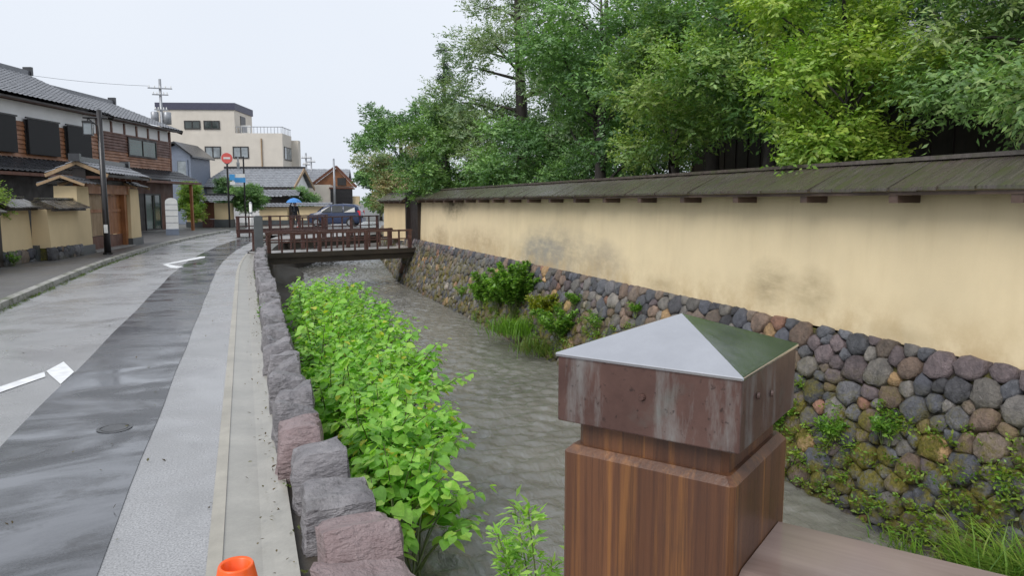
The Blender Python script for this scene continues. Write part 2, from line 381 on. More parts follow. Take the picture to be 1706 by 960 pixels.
# ------------------------------------------------------------------ the setting: ground, road, river
def off(y):                                   # the street and the canal bend gently to the right
    if y < 17: return 0.
    if y < 45: return .0043 * (y - 17) ** 2
    return .0043 * 784 + .24 * (y - 45)
def struct(name, mb, mat, smooth=False):
    o = mb.build(name, mat, smooth=smooth); o['kind'] = 'structure'; return o
YS = [-30, -10, -4, 0, 2, 4, 6, 8, 10, 12, 14, 16, 18, 20, 22, 24, 26, 28, 30, 32, 34, 36, 38, 40, 42, 44]
m = MB(); m.grid([[(-600, y, -.012), (-8, y, -.05), (.44 + off(y), y, -.05)] for y in YS])
m.grid([[(x, y, -.012) for x in (-600, -8, 4, 12, 600)] for y in (44, 60, 90, 200, 1400)]); struct('ground', m, M['ground'])
m = MB(); m.grid([[(6.0 + .6 * off(y), y, .2), (20, y, .2), (600, y, .2)] for y in YS]); m.poly([(6 + .6 * off(44), 44, .2), (600, 44, .2), (600, 44, -.6), (6 + .6 * off(44), 44, -.6)]); struct('garden_ground', m, M['garden'])
YR = [-6 + k for k in range(52)]
KX = -3.45
m = MB(); m.grid([[(KX + off(y) * .95, y, 0), (-2, y, 0.02 - .02 * 1), (-.2 + off(y), y, 0)] if False else [(KX + off(y) * .95, y, 0), (-.2 + off(y), y, 0)] for y in YR]); struct('road', m, M['road'])
m = MB(); m.grid([[(KX + off(46) * .95, 46, -.002), (40, 46, -.002)], [(KX + off(62) * .95 - 3, 62, -.002), (40, 62, -.002)]]); struct('crossing_road', m, M['road'])
m = MB(); m.grid([[(-1.56 + off(y) * 1.02 + .008 * math.sin(y * 1.7), y, .005), (-.66 + off(y) + .006 * math.sin(y * 2.3), y, .005)] for y in [-6 + .5 * k for k in range(90)]]); struct('road_patch', m, M['patch'])
m = MB(); m.grid([[(x, y, .10) for x in (-9.5, KX - .13 + off(y) * .95)] for y in YR[:50]]); struct('pavement', m, M['pave'])
m = MB(); m.grid([[(KX - .135 + off(y) * .95, y, .0), (KX - .13 + off(y) * .95, y, .115), (KX - .01 + off(y) * .95, y, .105), (KX + off(y) * .95, y, -.01)] for y in YR[:50]]); struct('kerb', m, M['kerb'])
def gut(y): return [(-.215, .004), (-.15, .010), (-.148, .002), (-.03, -.012), (.02, -.018), (.07, -.012), (.17, .006), (.175, -.06)]
m = MB(); m.grid([[(x + off(y), y, z) for x, z in gut(y)] for y in [-6 + .5 * k for k in range(62)]]); 
go = m.build('gutter', [M['gutter'], M['edge']]); go['kind'] = 'structure'
for i, p in enumerate(go.data.polygons):
    if i % 7 == 0: p.material_index = 1
m = MB()   # remains of the diamond markings, cut off by the trench patch
def mark(pts): m.poly([(x, y, .0065) for x, y in pts])
mark([(-2.75, 5.75), (-2.62, 5.70), (-1.77, 7.72), (-1.83, 7.95)]); mark([(-1.82, 7.98), (-1.755, 7.80), (-1.575, 7.35), (-1.565, 7.85), (-1.76, 8.4)])
mark([(-2.02, 21.0), (-1.86, 20.95), (-1.10, 23.1), (-1.12, 23.6), (-1.25, 23.6)]); mark([(-2.02, 20.95), (-1.72, 19.75), (-1.57, 19.6), (-1.45, 20.1), (-1.60, 20.25), (-1.86, 20.92)])
struct('road_marking', m, M['paint'])
m = MB(); ring = [(math.cos(t * math.pi / 16), math.sin(t * math.pi / 16)) for t in range(32)]
for r0, r1, z in ((.0, .085, .009), (.085, .095, .006), (.095, .115, .010)):
    m.mesh([(x * r0, y * r0, z) for x, y in ring] + [(x * r1, y * r1, z) for x, y in ring], [(i, (i + 1) % 32, 32 + (i + 1) % 32, 32 + i) for i in range(32)])
mh = m.build('valve_cover', M['iron']); mh.location = (-.92, 5.75, 0); tag(mh, 'small round iron valve cover set in the dark asphalt strip', 'manhole cover')

# river
nx, ny = 190, 1150
xs = np.linspace(.5, 6.3, nx); ys = -3 + 48 * (np.linspace(0, 1, ny) ** 1.3)
X, Y = np.meshgrid(xs, ys); Z = np.zeros_like(X)
for k in range(96):
    lam = .06 * (.5 / .06) ** rng.random(); th = rng.normal(math.pi / 2, .68); ph = rng.uniform(0, 6.28)
    Z += .0060 * lam * np.sin((X * math.cos(th) + Y * math.sin(th)) * 6.283 / lam + ph + 1.1 * np.sin(X * 1.7 + Y * .9 + k) + .6 * np.sin(Y * 2.1 - X * .8 + 1.7 * k))
offv = np.array([off(y) for y in ys]) * .85
me = bpy.data.meshes.new('water'); V = np.stack([X + offv[:, None], Y, Z - 1.3], -1).reshape(-1, 3)
ii = (np.arange(ny - 1)[:, None] * nx + np.arange(nx - 1)[None]).ravel(); F = np.stack([ii, ii + 1, ii + nx + 1, ii + nx], -1)
me.vertices.add(len(V)); me.vertices.foreach_set('co', V.astype(np.float32).ravel()); me.loops.add(F.size); me.loops.foreach_set('vertex_index', F.astype(np.int32).ravel())
me.polygons.add(len(F)); me.polygons.foreach_set('loop_start', np.arange(0, F.size, 4, dtype=np.int32)); me.update(calc_edges=True)
me.polygons.foreach_set('use_smooth', [True] * len(F)); me.materials.append(M['water']); o = link('water', me); o['kind'] = 'structure'
m = MB(); m.grid([[(-1 + off(y), y, -1.9), (7 + off(y), y, -1.9)] for y in (-30, 10, 30, 46)]); struct('river_bed', m, M['soil'])
m = MB()  # left bank: low retaining face, then an earth ledge sliding into the water
yy = [-6 + .4 * k for k in range(128)]
m.grid([[(.43 + off(y), y, -.05), (.50 + off(y), y, -.5), (.60 + off(y), y, -.95), (.66 + off(y) + .35 + .25 * math.sin(y * .9), y, -1.08 + .05 * math.sin(y * 2.1)), (1.25 + off(y) + .3 * math.sin(y * .9) + .1 * math.sin(y * 3.3), y, -1.42)] for y in yy])
struct('river_bank', m, M['soil'], True)
m = MB(); m.grid([[(.16 + off(y), y, -.035), (.3 + off(y), y, -.02), (.45 + off(y), y, -.04)] for y in yy[:78]]); struct('soil_strip', m, M['soil'])
m = MB(); m.poly([(2, 44.0, -.01), (9, 44.0, -.01), (9, 44.0, -2), (2, 44.0, -2)]); struct('culvert_face', m, M['deck'])

# ------------------------------------------------------------------ kerb stones along the canal
kw = empty('stone_parapet', 'row of rough purple-grey hewn blocks edging the canal beside the road', 'parapet')
def hewn(sx, sy, sz, seed, mat):
    r = np.random.default_rng(seed); n = 9; N = n - 1; vs = {}; V = []; F = []
    W = [(r.normal(0, 1, 3) * f_, r.uniform(0, 6.28), r.normal(0, 1, 3) * a_) for f_, a_ in ((9, .006), (9, .006), (17, .005), (17, .005), (30, .005), (30, .004), (45, .003), (45, .003))]
    lean = r.normal(0, .03, 2); fr = r.uniform(.10, .20); cut = r.uniform(.45, .7)
    def vid(i, j, k):
        if (i, j, k) not in vs:
            p = np.array([i, j, k]) / N * 2 - 1; e = np.sort(np.abs(p)); q = p * (1 - .055 * max(0, e[1] - .72) / .28)       # only the arrises are knocked off
            q = q * np.array([sx, sy, sz]) / 2
            if p[2] > .3:
                q[2] += lean[0] * p[0] + lean[1] * p[1] - fr * max(0, (-p[1] - cut) / (1 - cut)); q[0] *= .96
            for f_, ph, a_ in W: q = q + a_ * math.sin(float(f_ @ q) + ph)
            vs[(i, j, k)] = len(V); V.append(tuple(q))
        return vs[(i, j, k)]
    for a in range(N):
        for b in range(N):
            for g in (lambda s, t: (s, t, 0), lambda s, t: (s, t, N), lambda s, t: (s, 0, t), lambda s, t: (s, N, t), lambda s, t: (0, s, t), lambda s, t: (N, s, t)):
                F.append((vid(*g(a, b)), vid(*g(a + 1, b)), vid(*g(a + 1, b + 1)), vid(*g(a, b + 1))))
    me = bpy.data.meshes.new('stone'); me.from_pydata(V, [], F)
    import bmesh; bm = bmesh.new(); bm.from_mesh(me); bmesh.ops.recalc_face_normals(bm, faces=bm.faces); bm.to_mesh(me); bm.free()
    me.materials.append(mat); me.polygons.foreach_set('use_smooth', [True] * len(me.polygons)); me.set_sharp_from_angle(angle=R(32)); return me
y = 1.35; k = 0
while y < 23.4:
    L = rnd.uniform(.36, .46) + (.06 if y < 3.2 else 0)
    wd = rnd.uniform(.25, .29) + (.09 if y < 3.4 else .03 if y < 4.2 else 0); top = .24 + rnd.uniform(-.03, .03)
    o = link('stone', hewn(wd, L, .62, 100 + k, M['block_pink'] if k in (2, 3, 6) else M['block']), kw); o.location = (.275 + rnd.uniform(-.015, .015) + off(y) + max(0, min(.13, (4.3 - y) * .12)) + max(0, min(.05, (y - 7) * .012)), y + L / 2, top - .31)
    o.rotation_euler = (rnd.uniform(-.04, .04), rnd.uniform(-.05, .05), rnd.uniform(-.07, .07)); y += L + rnd.uniform(.04, .08); k += 1

# ------------------------------------------------------------------ right bank: field-stone embankment
def voronoi(sites, RW, x0, x1, y0, y1, rad):
    cells = []; S = np.array(sites)
    for i, p in enumerate(S):
        poly = [np.array(q, float) for q in ((x0, y0), (x1, y0), (x1, y1), (x0, y1))]
        d2 = ((S - p) ** 2).sum(1); nb = [j for j in np.argsort(d2)[1:26] if d2[j] < rad * rad]
        for j in nb:
            nn = S[j] - p; mid = p + nn * ((d2[j] + RW[i] ** 2 - RW[j] ** 2) / (2 * d2[j])); out = []
            for a in range(len(poly)):
                A, B = poly[a], poly[(a + 1) % len(poly)]; da, db = (A - mid) @ nn, (B - mid) @ nn
                if da <= 0: out.append(A)
                if da * db < 0: out.append(A + (B - A) * (da / (da - db)))
            poly = out
            if len(poly) < 3: break
        cells.append(poly)
    return cells
PAL = [(.14, .14, .15), (.11, .115, .13), (.19, .15, .12), (.15, .12, .125), (.21, .195, .175), (.09, .095, .115), (.21, .15, .115), (.17, .16, .15), (.07, .07, .078)]
RARE = [(.46, .30, .15), (.36, .23, .15), (.40, .36, .30), (.30, .16, .11)]
def stone_geo(poly, depth, r, na=10):
    P = np.array(poly); c = P.mean(0); rad = []
    for t in range(na):
        a = 2 * math.pi * t / na; d = np.array([math.cos(a), math.sin(a)]); best = 9
        for i in range(len(P)):
            A, B = P[i] - c, P[(i + 1) % len(P)] - c; e = B - A; den = d[0] * e[1] - d[1] * e[0]
            if abs(den) < 1e-9: continue
            s = (A[0] * e[1] - A[1] * e[0]) / den; u = (A[0] * d[1] - A[1] * d[0]) / den
            if s > 0 and -1e-6 <= u <= 1 + 1e-6: best = min(best, s)
        rad.append(best if best < 9 else .1)
    rad = np.array(rad); lim = np.median(rad) * 1.7; rad = np.minimum(rad, lim)
    rad = .86 * rad + .07 * (np.roll(rad, 1) + np.roll(rad, -1)); rad = np.maximum(rad * 1.0 - .003, .022); depth *= min(1.3, .45 + rad.mean() * 5)
    V = []; F = []
    for sc_, dp in ((.98, -.05), (1.0, .35 * depth), (.88, .82 * depth), (.55, depth)):
        for t in range(na):
            a = 2 * math.pi * t / na; j = 1 + r.normal(0, .07)
            V.append((c[0] + math.cos(a) * rad[t] * sc_ * j, c[1] + math.sin(a) * rad[t] * sc_ * j, dp * (1 + r.normal(0, .14))))
    V.append((c[0], c[1], depth * 1.03))
    for k in range(3):
        for t in range(na):
            t2 = (t + 1) % na; F.append((k * na + t, k * na + t2, (k + 1) * na + t2, (k + 1) * na + t))
    for t in range(na): F.append((3 * na + t, 3 * na + (t + 1) % na, 4 * na))
    return V, F
def stone_wall(parent, origin, ax_s, ax_t, length, height, cell, depth, limit, score, seed, mat, bright=1.):
    """stones packed in a strip length x height; ax_s runs along it, ax_t up its face"""
    r = np.random.default_rng(seed); sites = np.zeros((0, 2)); RW = np.zeros(0)
    for rad_, tries in ((.80, .5), (.66, 2.), (.54, 4.), (.43, 8.), (.34, 10.)):     # big stones first, small ones fill in
        q = cell * rad_
        for _ in range(int(tries * length * height / (cell * cell))):
            p = np.array([r.uniform(0, length), r.uniform(q * .5, height - q * .45)]); rr = q * r.uniform(.9, 1.1)
            if len(sites) == 0 or np.all(((sites - p) * (.86, 1.12)) @ (0, 0) + np.sqrt((((sites - p) * (.86, 1.12)) ** 2).sum(1)) > (RW + rr) * .93): sites = np.vstack([sites, p]); RW = np.append(RW, rr)
    cells = voronoi(sites, RW, -.1, length + .1, -.05, height, cell * 4)
    O, S, T = Vector(origin), Vector(ax_s).normalized(), Vector(ax_t).normalized(); N = S.cross(T)
    items = []
    for p in cells:
        if len(p) < 3: continue
        V, F = stone_geo(p, depth * r.uniform(.7, 1.25), r); c = np.mean(p, 0)
        col = RARE[r.integers(len(RARE))] if r.random() < .09 else PAL[r.integers(len(PAL))]; kb = r.uniform(.7, 1.35) * bright; col = tuple(x * kb for x in col)
        W = [O + S * a + T * b + N * d for a, b, d in V]
        ctr = O + S * float(c[0]) + T * float(c[1]); items.append((score(ctr), ctr, W, F, col))
    items.sort(key=lambda q: -q[0]); rest = MB()
    for i, (sc_, ctr, W, F, col) in enumerate(items):
        if i < limit:
            b = MB(); b.mesh([q - ctr for q in W], F, 0, col); o = b.build('stone', mat, parent, True); o.location = ctr
        else: rest.mesh(W, F, 0, col)
    if rest.v: o = rest.build('stones', mat, parent, True); o['kind'] = 'stuff'
em = empty('stone_embankment', 'mossy embankment of rounded river stones under the long ochre wall', 'embankment')
B0, B1 = Vector((5.18, 0, -1.5)), Vector((5.78, 0, .29)); SL = B1 - B0
m = MB(); m.poly([(5.19, 0, -1.5), (5.19, 26.5, -1.5), (5.79, 26.5, .24), (5.79, 0, .24)][::-1]); m.poly([(5.84, 0, .2), (5.84, 26.5, .2), (6.3, 26.5, .2), (6.3, 0, .2)][::-1]); m.build('earth_core', M['backing'], em)
fwd = Vector((.3397, .9405, 0))
def scr(c): 
    d = (c - Vector((0, 0, 1.6))); az = math.degrees(math.atan2(d.x, d.y)); vis = -16 < az < 55.5
    return (1 if vis else .05) / d.length
stone_wall(em, (B0.x, 26.3, B0.z), (0, -1, 0), SL, 23.6, SL.length, .152, .05, 300, scr, 3, M['stone'])
em2 = empty('stone_embankment', 'shadowed stone embankment of the canal past the narrow footbridge', 'embankment')
m = MB(); m.poly([(5.35, 27, -1.5), (7.4, 44.2, -1.5), (7.9, 44.2, .2), (5.84, 27, .2)][::-1]); m.build('earth_core', M['backing'], em2)
d2 = Vector((5.33 - 7.38, 27 - 44.2, 0)); stone_wall(em2, (7.33, 44.2, -1.5), d2, Vector((.5, 0, 1.75)), d2.length, 1.8, .30, .09, 120, scr, 5, M['stone'])

# ------------------------------------------------------------------ right bank: earthen walls with board roofs
def board_wall(name, label, y0, y1, xf, z0, ze, mat, brk, seed, ridge=.28, lin=None):
    r = random.Random(seed); t = empty(name, label, 'wall', (0, 0, 0))
    m = MB(); m.prism([(xf + .02, z0), (xf + .62, z0), (xf + .55, ze + .06), (xf + .07, ze + .06)], y0, y1, 'y'); m.build('plaster_body', mat, t)
    xe, xr, zr = xf - .27, xf + .31, ze + ridge
    y = y0 - .1
    while y < y1 + .05:
        wd = r.uniform(.13, .42)
        for sgn in (1, -1):
            x_e = xe if sgn == 1 else 2 * xr - xe; dz = r.uniform(-.003, .004); ov = r.uniform(-.03, .02)
            a = Vector((x_e - sgn * ov, 0, ze + dz)); b = Vector((xr + sgn * .01, 0, zr + dz)); mm = MB()
            mm.mesh([(a.x, -.5, a.z), (b.x, -.5, b.z), (b.x, .5, b.z + .004), (a.x, .5, a.z + .004), (a.x, -.5, a.z + .028), (b.x, -.5, b.z + .028), (b.x, .5, b.z + .032), (a.x, .5, a.z + .032)], BOXF)
            o = mm.build('plank', M['plank'], t); o.location = (0, y + wd / 2, 0); o.scale = (1, wd - .003, 1); o.rotation_euler = (0, 0, 0)
        y += wd
    m = MB(); m.box(xr - .07, xr + .07, y0 - .12, y1 + .12, zr + .012, zr + .05); m.build('ridge_board', M['plank'], t)
    m = MB(); m.box(xe + .05, xe + .09, y0 - .05, y1 + .05, ze - .035, ze - .004); m.build('eave_batten', M['bracket'], t)
    for yb in brk: part('bracket', M['bracket'], t, (xe + .06, xf + .2, yb - .05, yb + .05, ze - .105, ze - .037))
    return t
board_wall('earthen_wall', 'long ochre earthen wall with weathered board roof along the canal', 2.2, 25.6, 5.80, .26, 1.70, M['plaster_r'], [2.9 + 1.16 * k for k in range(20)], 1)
board_wall('earthen_wall', 'short ochre wall piece beyond the dark gate at the footbridge', 27.7, 33.0, 5.82, .1, 1.66, M['plaster'], [28.2 + 1.1 * k for k in range(5)], 2)
g = empty('wooden_gate', 'narrow dark timber gate between the two ochre walls by the canal', 'gate', (5.95, 26.65, 0))
for yq in (-.95, .95): part('post', M['wood_dk'], g, (-.22, .02, yq - .1, yq + .1, -.1, 1.85))
part('lintel', M['wood_dk'], g, (-.2, .0, -1.2, 1.2, 1.85, 1.98))
for k in range(8): part('plank', M['wood_dk'], g, (-.10, -.07, -.84 + k * .21, -.64 + k * .21, 0, 1.8))
part('roof_board', M['plank'], g, (-.5, .35, -1.3, 1.3, 2.0, 2.03))
part('threshold', M['deck'], g, (-.6, .3, -1.05, 1.05, -.3, -.012))

# ------------------------------------------------------------------ footbridges
def footbridge(label, a, b, wd, rail_h, nposts, big_every, thick):
    a, b = Vector(a), Vector(b); d = b - a; L = d.length; ang = math.atan2(d.y, d.x)
    t = empty('footbridge', label, 'bridge', a, ang)
    part('deck', M['deck'], t, (-.3, L + .3, 0, wd, -.10, 0.0))
    for yb in (.06, wd - .22): part('beam', M['deckbeam'], t, (-.2, L + .2, yb, yb + .18, -thick, -.104))
    for i, yb in enumerate((.08, wd - .08)):
        for k in range(nposts + 1):
            x = L * k / nposts; bg_ = (k % big_every == 0); h = rail_h + (.05 if bg_ else -.02); r = .055 if bg_ else .025
            part('baluster' if not bg_ else 'post', M['rail'], t, (x - r, x + r, yb - r, yb + r, .0, h))
        part('top_rail', M['rail'], t, (-.1, L + .1, yb - .035, yb + .035, rail_h - .02, rail_h + .04))
        part('mid_rail', M['rail'], t, (-.05, L + .05, yb - .02, yb + .02, rail_h * .52, rail_h * .52 + .045))
        part('kick_board', M['deckbeam'], t, (-.2, L + .2, yb - .09, yb - .06, -.14, .02))
    return t
footbridge('narrow red-brown railed footbridge leading to the dark gate', (.72, 24.2, .0), (5.45, 25.5, .0), 1.7, .62, 12, 4, .34)
t2 = footbridge('second wooden bridge just past the narrow footbridge', (2.0, 33.4, .0), (6.3, 37.0, .2), 3.6, .92, 9, 3, .4)
for yb in (.08, 3.52): part('side_board', M['rail'], t2, (-.1, 5.7, yb - .02, yb + .02, .18, .36))

o = MB(); o.box(-.13, .13, -.13, .13, -.05, 1.16); o.prism([(-.13, 1.16), (.13, 1.16), (.08, 1.2), (-.08, 1.2)], -.13, .13, 'y')
o = o.build('granite_post', M['granite'], bevel=.012); o.location = (.30 + off(24) * .5, 23.75, 0); tag(o, 'square dark granite post ending the row of kerb blocks', 'post')
t = empty('marker_post', 'slim white marker post standing behind the granite post', 'post', (.35, 40.2, 0))
m = MB(); m.tube([(0, 0, 0), (0, 0, 1.55)], .075, 10); m.build('shaft', M['white_paint'], t, True)
m = MB(); m.tube([(0, 0, 1.55), (0, 0, 1.62)], [.09, .05], 10); m.build('cap', M['steel'], t)
m = MB(); m.tube([(0, 0, 1.0), (0, 0, 1.1)], .077, 10); m.build('band', M['steel'], t)

# ------------------------------------------------------------------ near bridge: big capped post and its rail
ang = R(35.5)                                             # local +y = along the right face, local x = along the rail (away, down right)
bp = empty('bridge_post', 'thick wooden bridge post with brown copper band and pyramid cap', 'post', (.832, 1.285, 0), ang)
h2 = .175
m = MB(); c = .009
def octo(h, c): return [(-h, -h + c), (-h + c, -h), (h - c, -h), (h, -h + c), (h, h - c), (h - c, h), (-h + c, h), (-h, h - c)]
m.prism(octo(h2, c), -.2, 1.10, 'z'); 
pr0, pr1 = octo(h2, c), octo(h2 - .014, c * .7)
m.mesh([(x, y, 1.10) for x, y in pr0] + [(x, y, 1.114) for x, y in pr1], [(i, (i + 1) % 8, 8 + (i + 1) % 8, 8 + i) for i in range(8)] + [tuple(range(8, 16))])
m.build('shaft', M['post'], bp)
m = MB(); m.prism(octo(h2 - .022, .012), 1.114, 1.19, 'z'); m.build('neck', M['post'], bp)
hc = .183; zc0, zc1 = 1.165, 1.30
m = MB()
m.mesh([(s * hc, q * hc, z) for z in (zc0, zc1) for s, q in ((-1, -1), (1, -1), (1, 1), (-1, 1))] + [(s * (hc - .006), q * (hc - .006), zc0) for s, q in ((-1, -1), (1, -1), (1, 1), (-1, 1))] + [(s * (hc - .006), q * (hc - .006), zc1 - .004) for s, q in ((-1, -1), (1, -1), (1, 1), (-1, 1))],
       [(i, (i + 1) % 4, 4 + (i + 1) % 4, 4 + i) for i in range(4)] + [(i, 8 + i, 8 + (i + 1) % 4, (i + 1) % 4) for i in range(4)] + [(8 + i, 12 + i, 12 + (i + 1) % 4, 8 + (i + 1) % 4) for i in range(4)] + [(12, 13, 14, 15)])
m.build('copper_band', M['copper'], bp, bevel=.004)
m = MB(); hp = hc + .004
m.mesh([(-hp, -hp, zc1 - .004), (hp, -hp, zc1 - .004), (hp, hp, zc1 - .004), (-hp, hp, zc1 - .004), (-hp, -hp, zc1 + .003), (hp, -hp, zc1 + .003), (hp, hp, zc1 + .003), (-hp, hp, zc1 + .003), (0, 0, zc1 + .075)],
       [(3, 2, 1, 0), (0, 1, 5, 4), (1, 2, 6, 5), (2, 3, 7, 6), (3, 0, 4, 7), (4, 5, 8), (5, 6, 8), (6, 7, 8), (7, 4, 8)])
m.build('pyramid_cap', M['copper_top'], bp, bevel=.002)
m = MB()
for px_, pz in ((-.02, 1.235), (.01, 1.175)):
    pass
for (fx, fy, pz) in ((-hc - .002, .0, 1.24), (0, -hc - .002, 1.235), (-.09, -hc - .002, 1.25)):
    m = MB(); dx, dy = (-.004, 0) if abs(fx) > abs(fy) else (0, -.004); m.tube([(fx, fy, pz), (fx + dx, fy + dy, pz)], [.007, .005], 10); m.build('nail', M['copper'], bp)
# rail: leaves the face that looks right and back (local -y)
nr = empty('bridge_rail', 'wet brown handrail running down right from the capped post', 'handrail', (.832, 1.285, 0), ang)
m = MB(); m.prism([(-.14, .885), (.14, .885), (.14, .923), (.125, .93), (-.125, .93), (-.14, .923)], -2.4, -h2 - .002, 'y'); m.build('top_board', M['rail_top'], nr)
part('lower_rail', M['post'], nr, (-.05, .05, -2.4, -h2 - .002, .42, .52))
for k in range(6): part('baluster', M['post'], nr, (-.03, .03, -.55 - k * .36, -.49 - k * .36, .1, .885))
part('sill_beam', M['post'], nr, (-.09, .09, -2.4, -h2 - .002, -.1, .1))

t = empty('traffic_cone', 'orange road cone with open top on the gutter in front', 'cone', (-.052, 1.88, 0))
m = MB(); n = 28; prof = [(.20, .04), (.19, .05), (.168, .05), (.043, .70), (.040, .705), (.033, .70), (.026, .58)]
P = [[(rr * math.cos(2 * math.pi * k / n), rr * math.sin(2 * math.pi * k / n), z) for k in range(n + 1)] for rr, z in prof]; m.grid(P); m.build('cone_body', M['orange'], t, True)
part('base', M['orange'], t, (-.2, .2, -.2, .2, .0, .04), bevel=.012)

# ------------------------------------------------------------------ tiled roof helper (local frame: x along the eave, y depth, z up)
def tiles(mb, x0, x1, ye, ze, yr, zr, pitch=.27, course=.27, mi=0, hip0=0, hip1=0, amp=.03):
    nc = max(2, int((x1 - x0) / pitch)); L = math.hypot(yr - ye, zr - ze); nr_ = max(2, int(L / course))
    prof = [(0, 0), (.15, .9), (.32, 1.), (.5, .35), (.75, 0.)]; us = [(i + p) / nc for i in range(nc) for p, _ in prof] + [1.]
    hh = [h for i in range(nc) for _, h in prof] + [0.]
    ny_, nz_ = -(zr - ze) / L, (yr - ye) / L
    if nz_ < 0: ny_, nz_ = -ny_, -nz_
    rows = []
    for r_ in range(nr_):
        for t_, lift in ((r_ / nr_, .028), ((r_ + 1) / nr_ - .002, 0.)):
            row = []
            for u, h in zip(us, hh):
                a, b = x0 + hip0 * t_, x1 - hip1 * t_; x = a + (b - a) * u; k = amp * h + lift
                row.append((x, ye + (yr - ye) * t_ + ny_ * k, ze + (zr - ze) * t_ + nz_ * k))
            rows.append(row)
    if yr < ye: rows = [q[::-1] for q in rows]
    mb.grid(rows, mi)
def siding(mb, x0, x1, z0, z1, y, course=.18, mi=0):
    n = max(1, int((z1 - z0) / course)); h = (z1 - z0) / n
    for k in range(n):
        za, zb = z0 + k * h, z0 + (k + 1) * h
        mb.poly([(x0, y - .05, za), (x1, y - .05, za), (x1, y - .006, zb), (x0, y - .006, zb)], mi); mb.poly([(x0, y, za), (x1, y, za), (x1, y - .05, za), (x0, y - .05, za)], mi)
def window(parent, x0, x1, z0, z1, y, glass='glass', frame='frame', panes=2, fr=.07, name='window'):
    w_ = part(name, M[frame], parent, (x0, x1, y - .05, y + .02, z1 - fr, z1), (x0, x1, y - .05, y + .02, z0, z0 + fr), (x0, x0 + fr, y - .05, y + .02, z0 + fr, z1 - fr), (x1 - fr, x1, y - .05, y + .02, z0 + fr, z1 - fr),
              *[(x0 + (x1 - x0) * k / panes - fr * .4, x0 + (x1 - x0) * k / panes + fr * .4, y - .048, y + .02, z0 + fr, z1 - fr) for k in range(1, panes)])
    for k in range(panes):
        a = x0 + (x1 - x0) * k / panes + fr * .7; b = x0 + (x1 - x0) * (k + 1) / panes - fr * .7
        part('pane', M[glass], w_, (a, b, y - .02, y - .012, z0 + fr - .01, z1 - fr + .01))
    return w_

# ------------------------------------------------------------------ left: big two-storey townhouse
def facade_frame(name, label, cat, p, az): return empty(name, label, cat, (p[0], p[1], 0), R(90 - az))
ho = facade_frame('townhouse', 'two-storey wooden merchant house with grey tiled roof and black window blinds', 'house', (-3.75, 46.0), 20)
XL = -21
m = MB(); m.box(XL, 0, .02, 7, 0, 3.3); m.build('ground_floor', M['wood_dk'], ho)
m = MB(); m.box(XL, -7.2, .0, 7, 3.3, 5.5); m.build('upper_wall', M['plaster_w'], ho)
m = MB(); m.box(-7.2, 0, .0, 7, 3.3, 5.5); m.build('upper_wall', M['plaster_w'], ho)
m = MB(); m.prism([(0, 5.5), (7, 5.5), (3.5, 6.9)], -.02, .0, 'x'); m.build('gable_wall', M['plaster_w'], ho)
m = MB(); siding(m, XL, -7.2, 3.35, 4.75, -.02, .17); m.build('siding', M['siding_or'], ho)
m = MB(); siding(m, -7.2, .02, 3.35, 4.05, -.02, .13); m.build('siding', M['siding_or'], ho)
m = MB(); siding(m, -7.2, .02, 4.05, 4.88, -.022, .13); m.build('siding', M['siding'], ho)
for k in range(7): part('timber_stud', M['wood_br'], ho, (-7.2 + k * 1.19 - .06, -7.2 + k * 1.19 + .06, -.055, .0, 4.88, 5.45))
part('sill_band', M['wood_br'], ho, (-7.2, .03, -.06, 0, 4.86, 4.93))
part('corner_post', M['wood_br'], ho, (-.08, .06, -.07, .1, 3.3, 5.5)); part('corner_post', M['wood_br'], ho, (-7.3, -7.12, -.08, .0, 3.3, 5.5))
for a, b in ((-17.6, -15.6), (-15.1, -13.1), (-12.45, -10.4), (-9.85, -8.05)):
    w_ = part('window', M['frame'], ho, (a, b, -.10, -.03, 3.5, 4.85)); bl = part('blind', M['blind'], w_, (a + .03, b - .03, -.2, -.15, 3.5, 4.86)); part('blind_rod', M['frame'], w_, (a - .06, b + .06, -.21, -.14, 4.87, 4.93))
    for k in range(5): part('lattice', M['frame'], w_, (a + .1 + k * (b - a - .2) / 4 - .02, a + .1 + k * (b - a - .2) / 4 + .02, -.14, -.10, 3.5, 4.85))
window(ho, -4.64, -1.7, 3.88, 4.84, -.05, 'glass_gn', 'wood_dk', 2, .09)
for nm, x0, x1, zr in (('roof', XL, -6.6, 7.55), ('roof', -7.4, .65, 7.15)):
    m = MB(); tiles(m, x0, x1, -.5, 5.58 if x0 > -10 else 5.66, 3.5, zr, .3, .3); tiles(m, x0, x1, 7.8, 5.5, 3.5, zr, .6, .6); ro = m.build(nm, M['tile'], ho)
    part('ridge', M['tile'], ro, (x0 - .05, x1 + .1, 3.38, 3.62, zr - .02, zr + .16)); part('ridge_end_tile', M['tile_dk'], ro, (x1 + .1, x1 + .25, 3.3, 3.7, zr - .05, zr + .34))
    part('eave_board', M['wood_dk'], ro, (x0, x1 - .05, -.49, -.46, 5.50, 5.57)); part('soffit', M['wood_br'], ro, (x0, x1 - .05, -.46, 0, 5.52, 5.55))
    m = MB(); m.beam((x1 - .04, -.5, 5.5), (x1 - .04, 3.5, zr - .1), .05, .22); m.build('barge_board', M['wood_dk'], ro); m = MB(); m.beam((x1 - .04, 7.8, 5.44), (x1 - .04, 3.5, zr - .1), .05, .22); m.build('barge_board', M['wood_dk'], ro)
m = MB(); tiles(m, XL, .9, -1.35, 2.72, .0, 3.33, .3, .3); ro = m.build('pent_roof', M['tile_dk'], ho); part('eave_board', M['wood_br'], ro, (XL, .88, -1.33, -1.27, 2.58, 2.70)); part('soffit', M['wood_br'], ro, (XL, .88, -1.27, 0, 2.62, 2.66))
part('fascia_wall', M['wood_br'], ho, (-7.2, .02, -.06, .0, 2.05, 2.75))
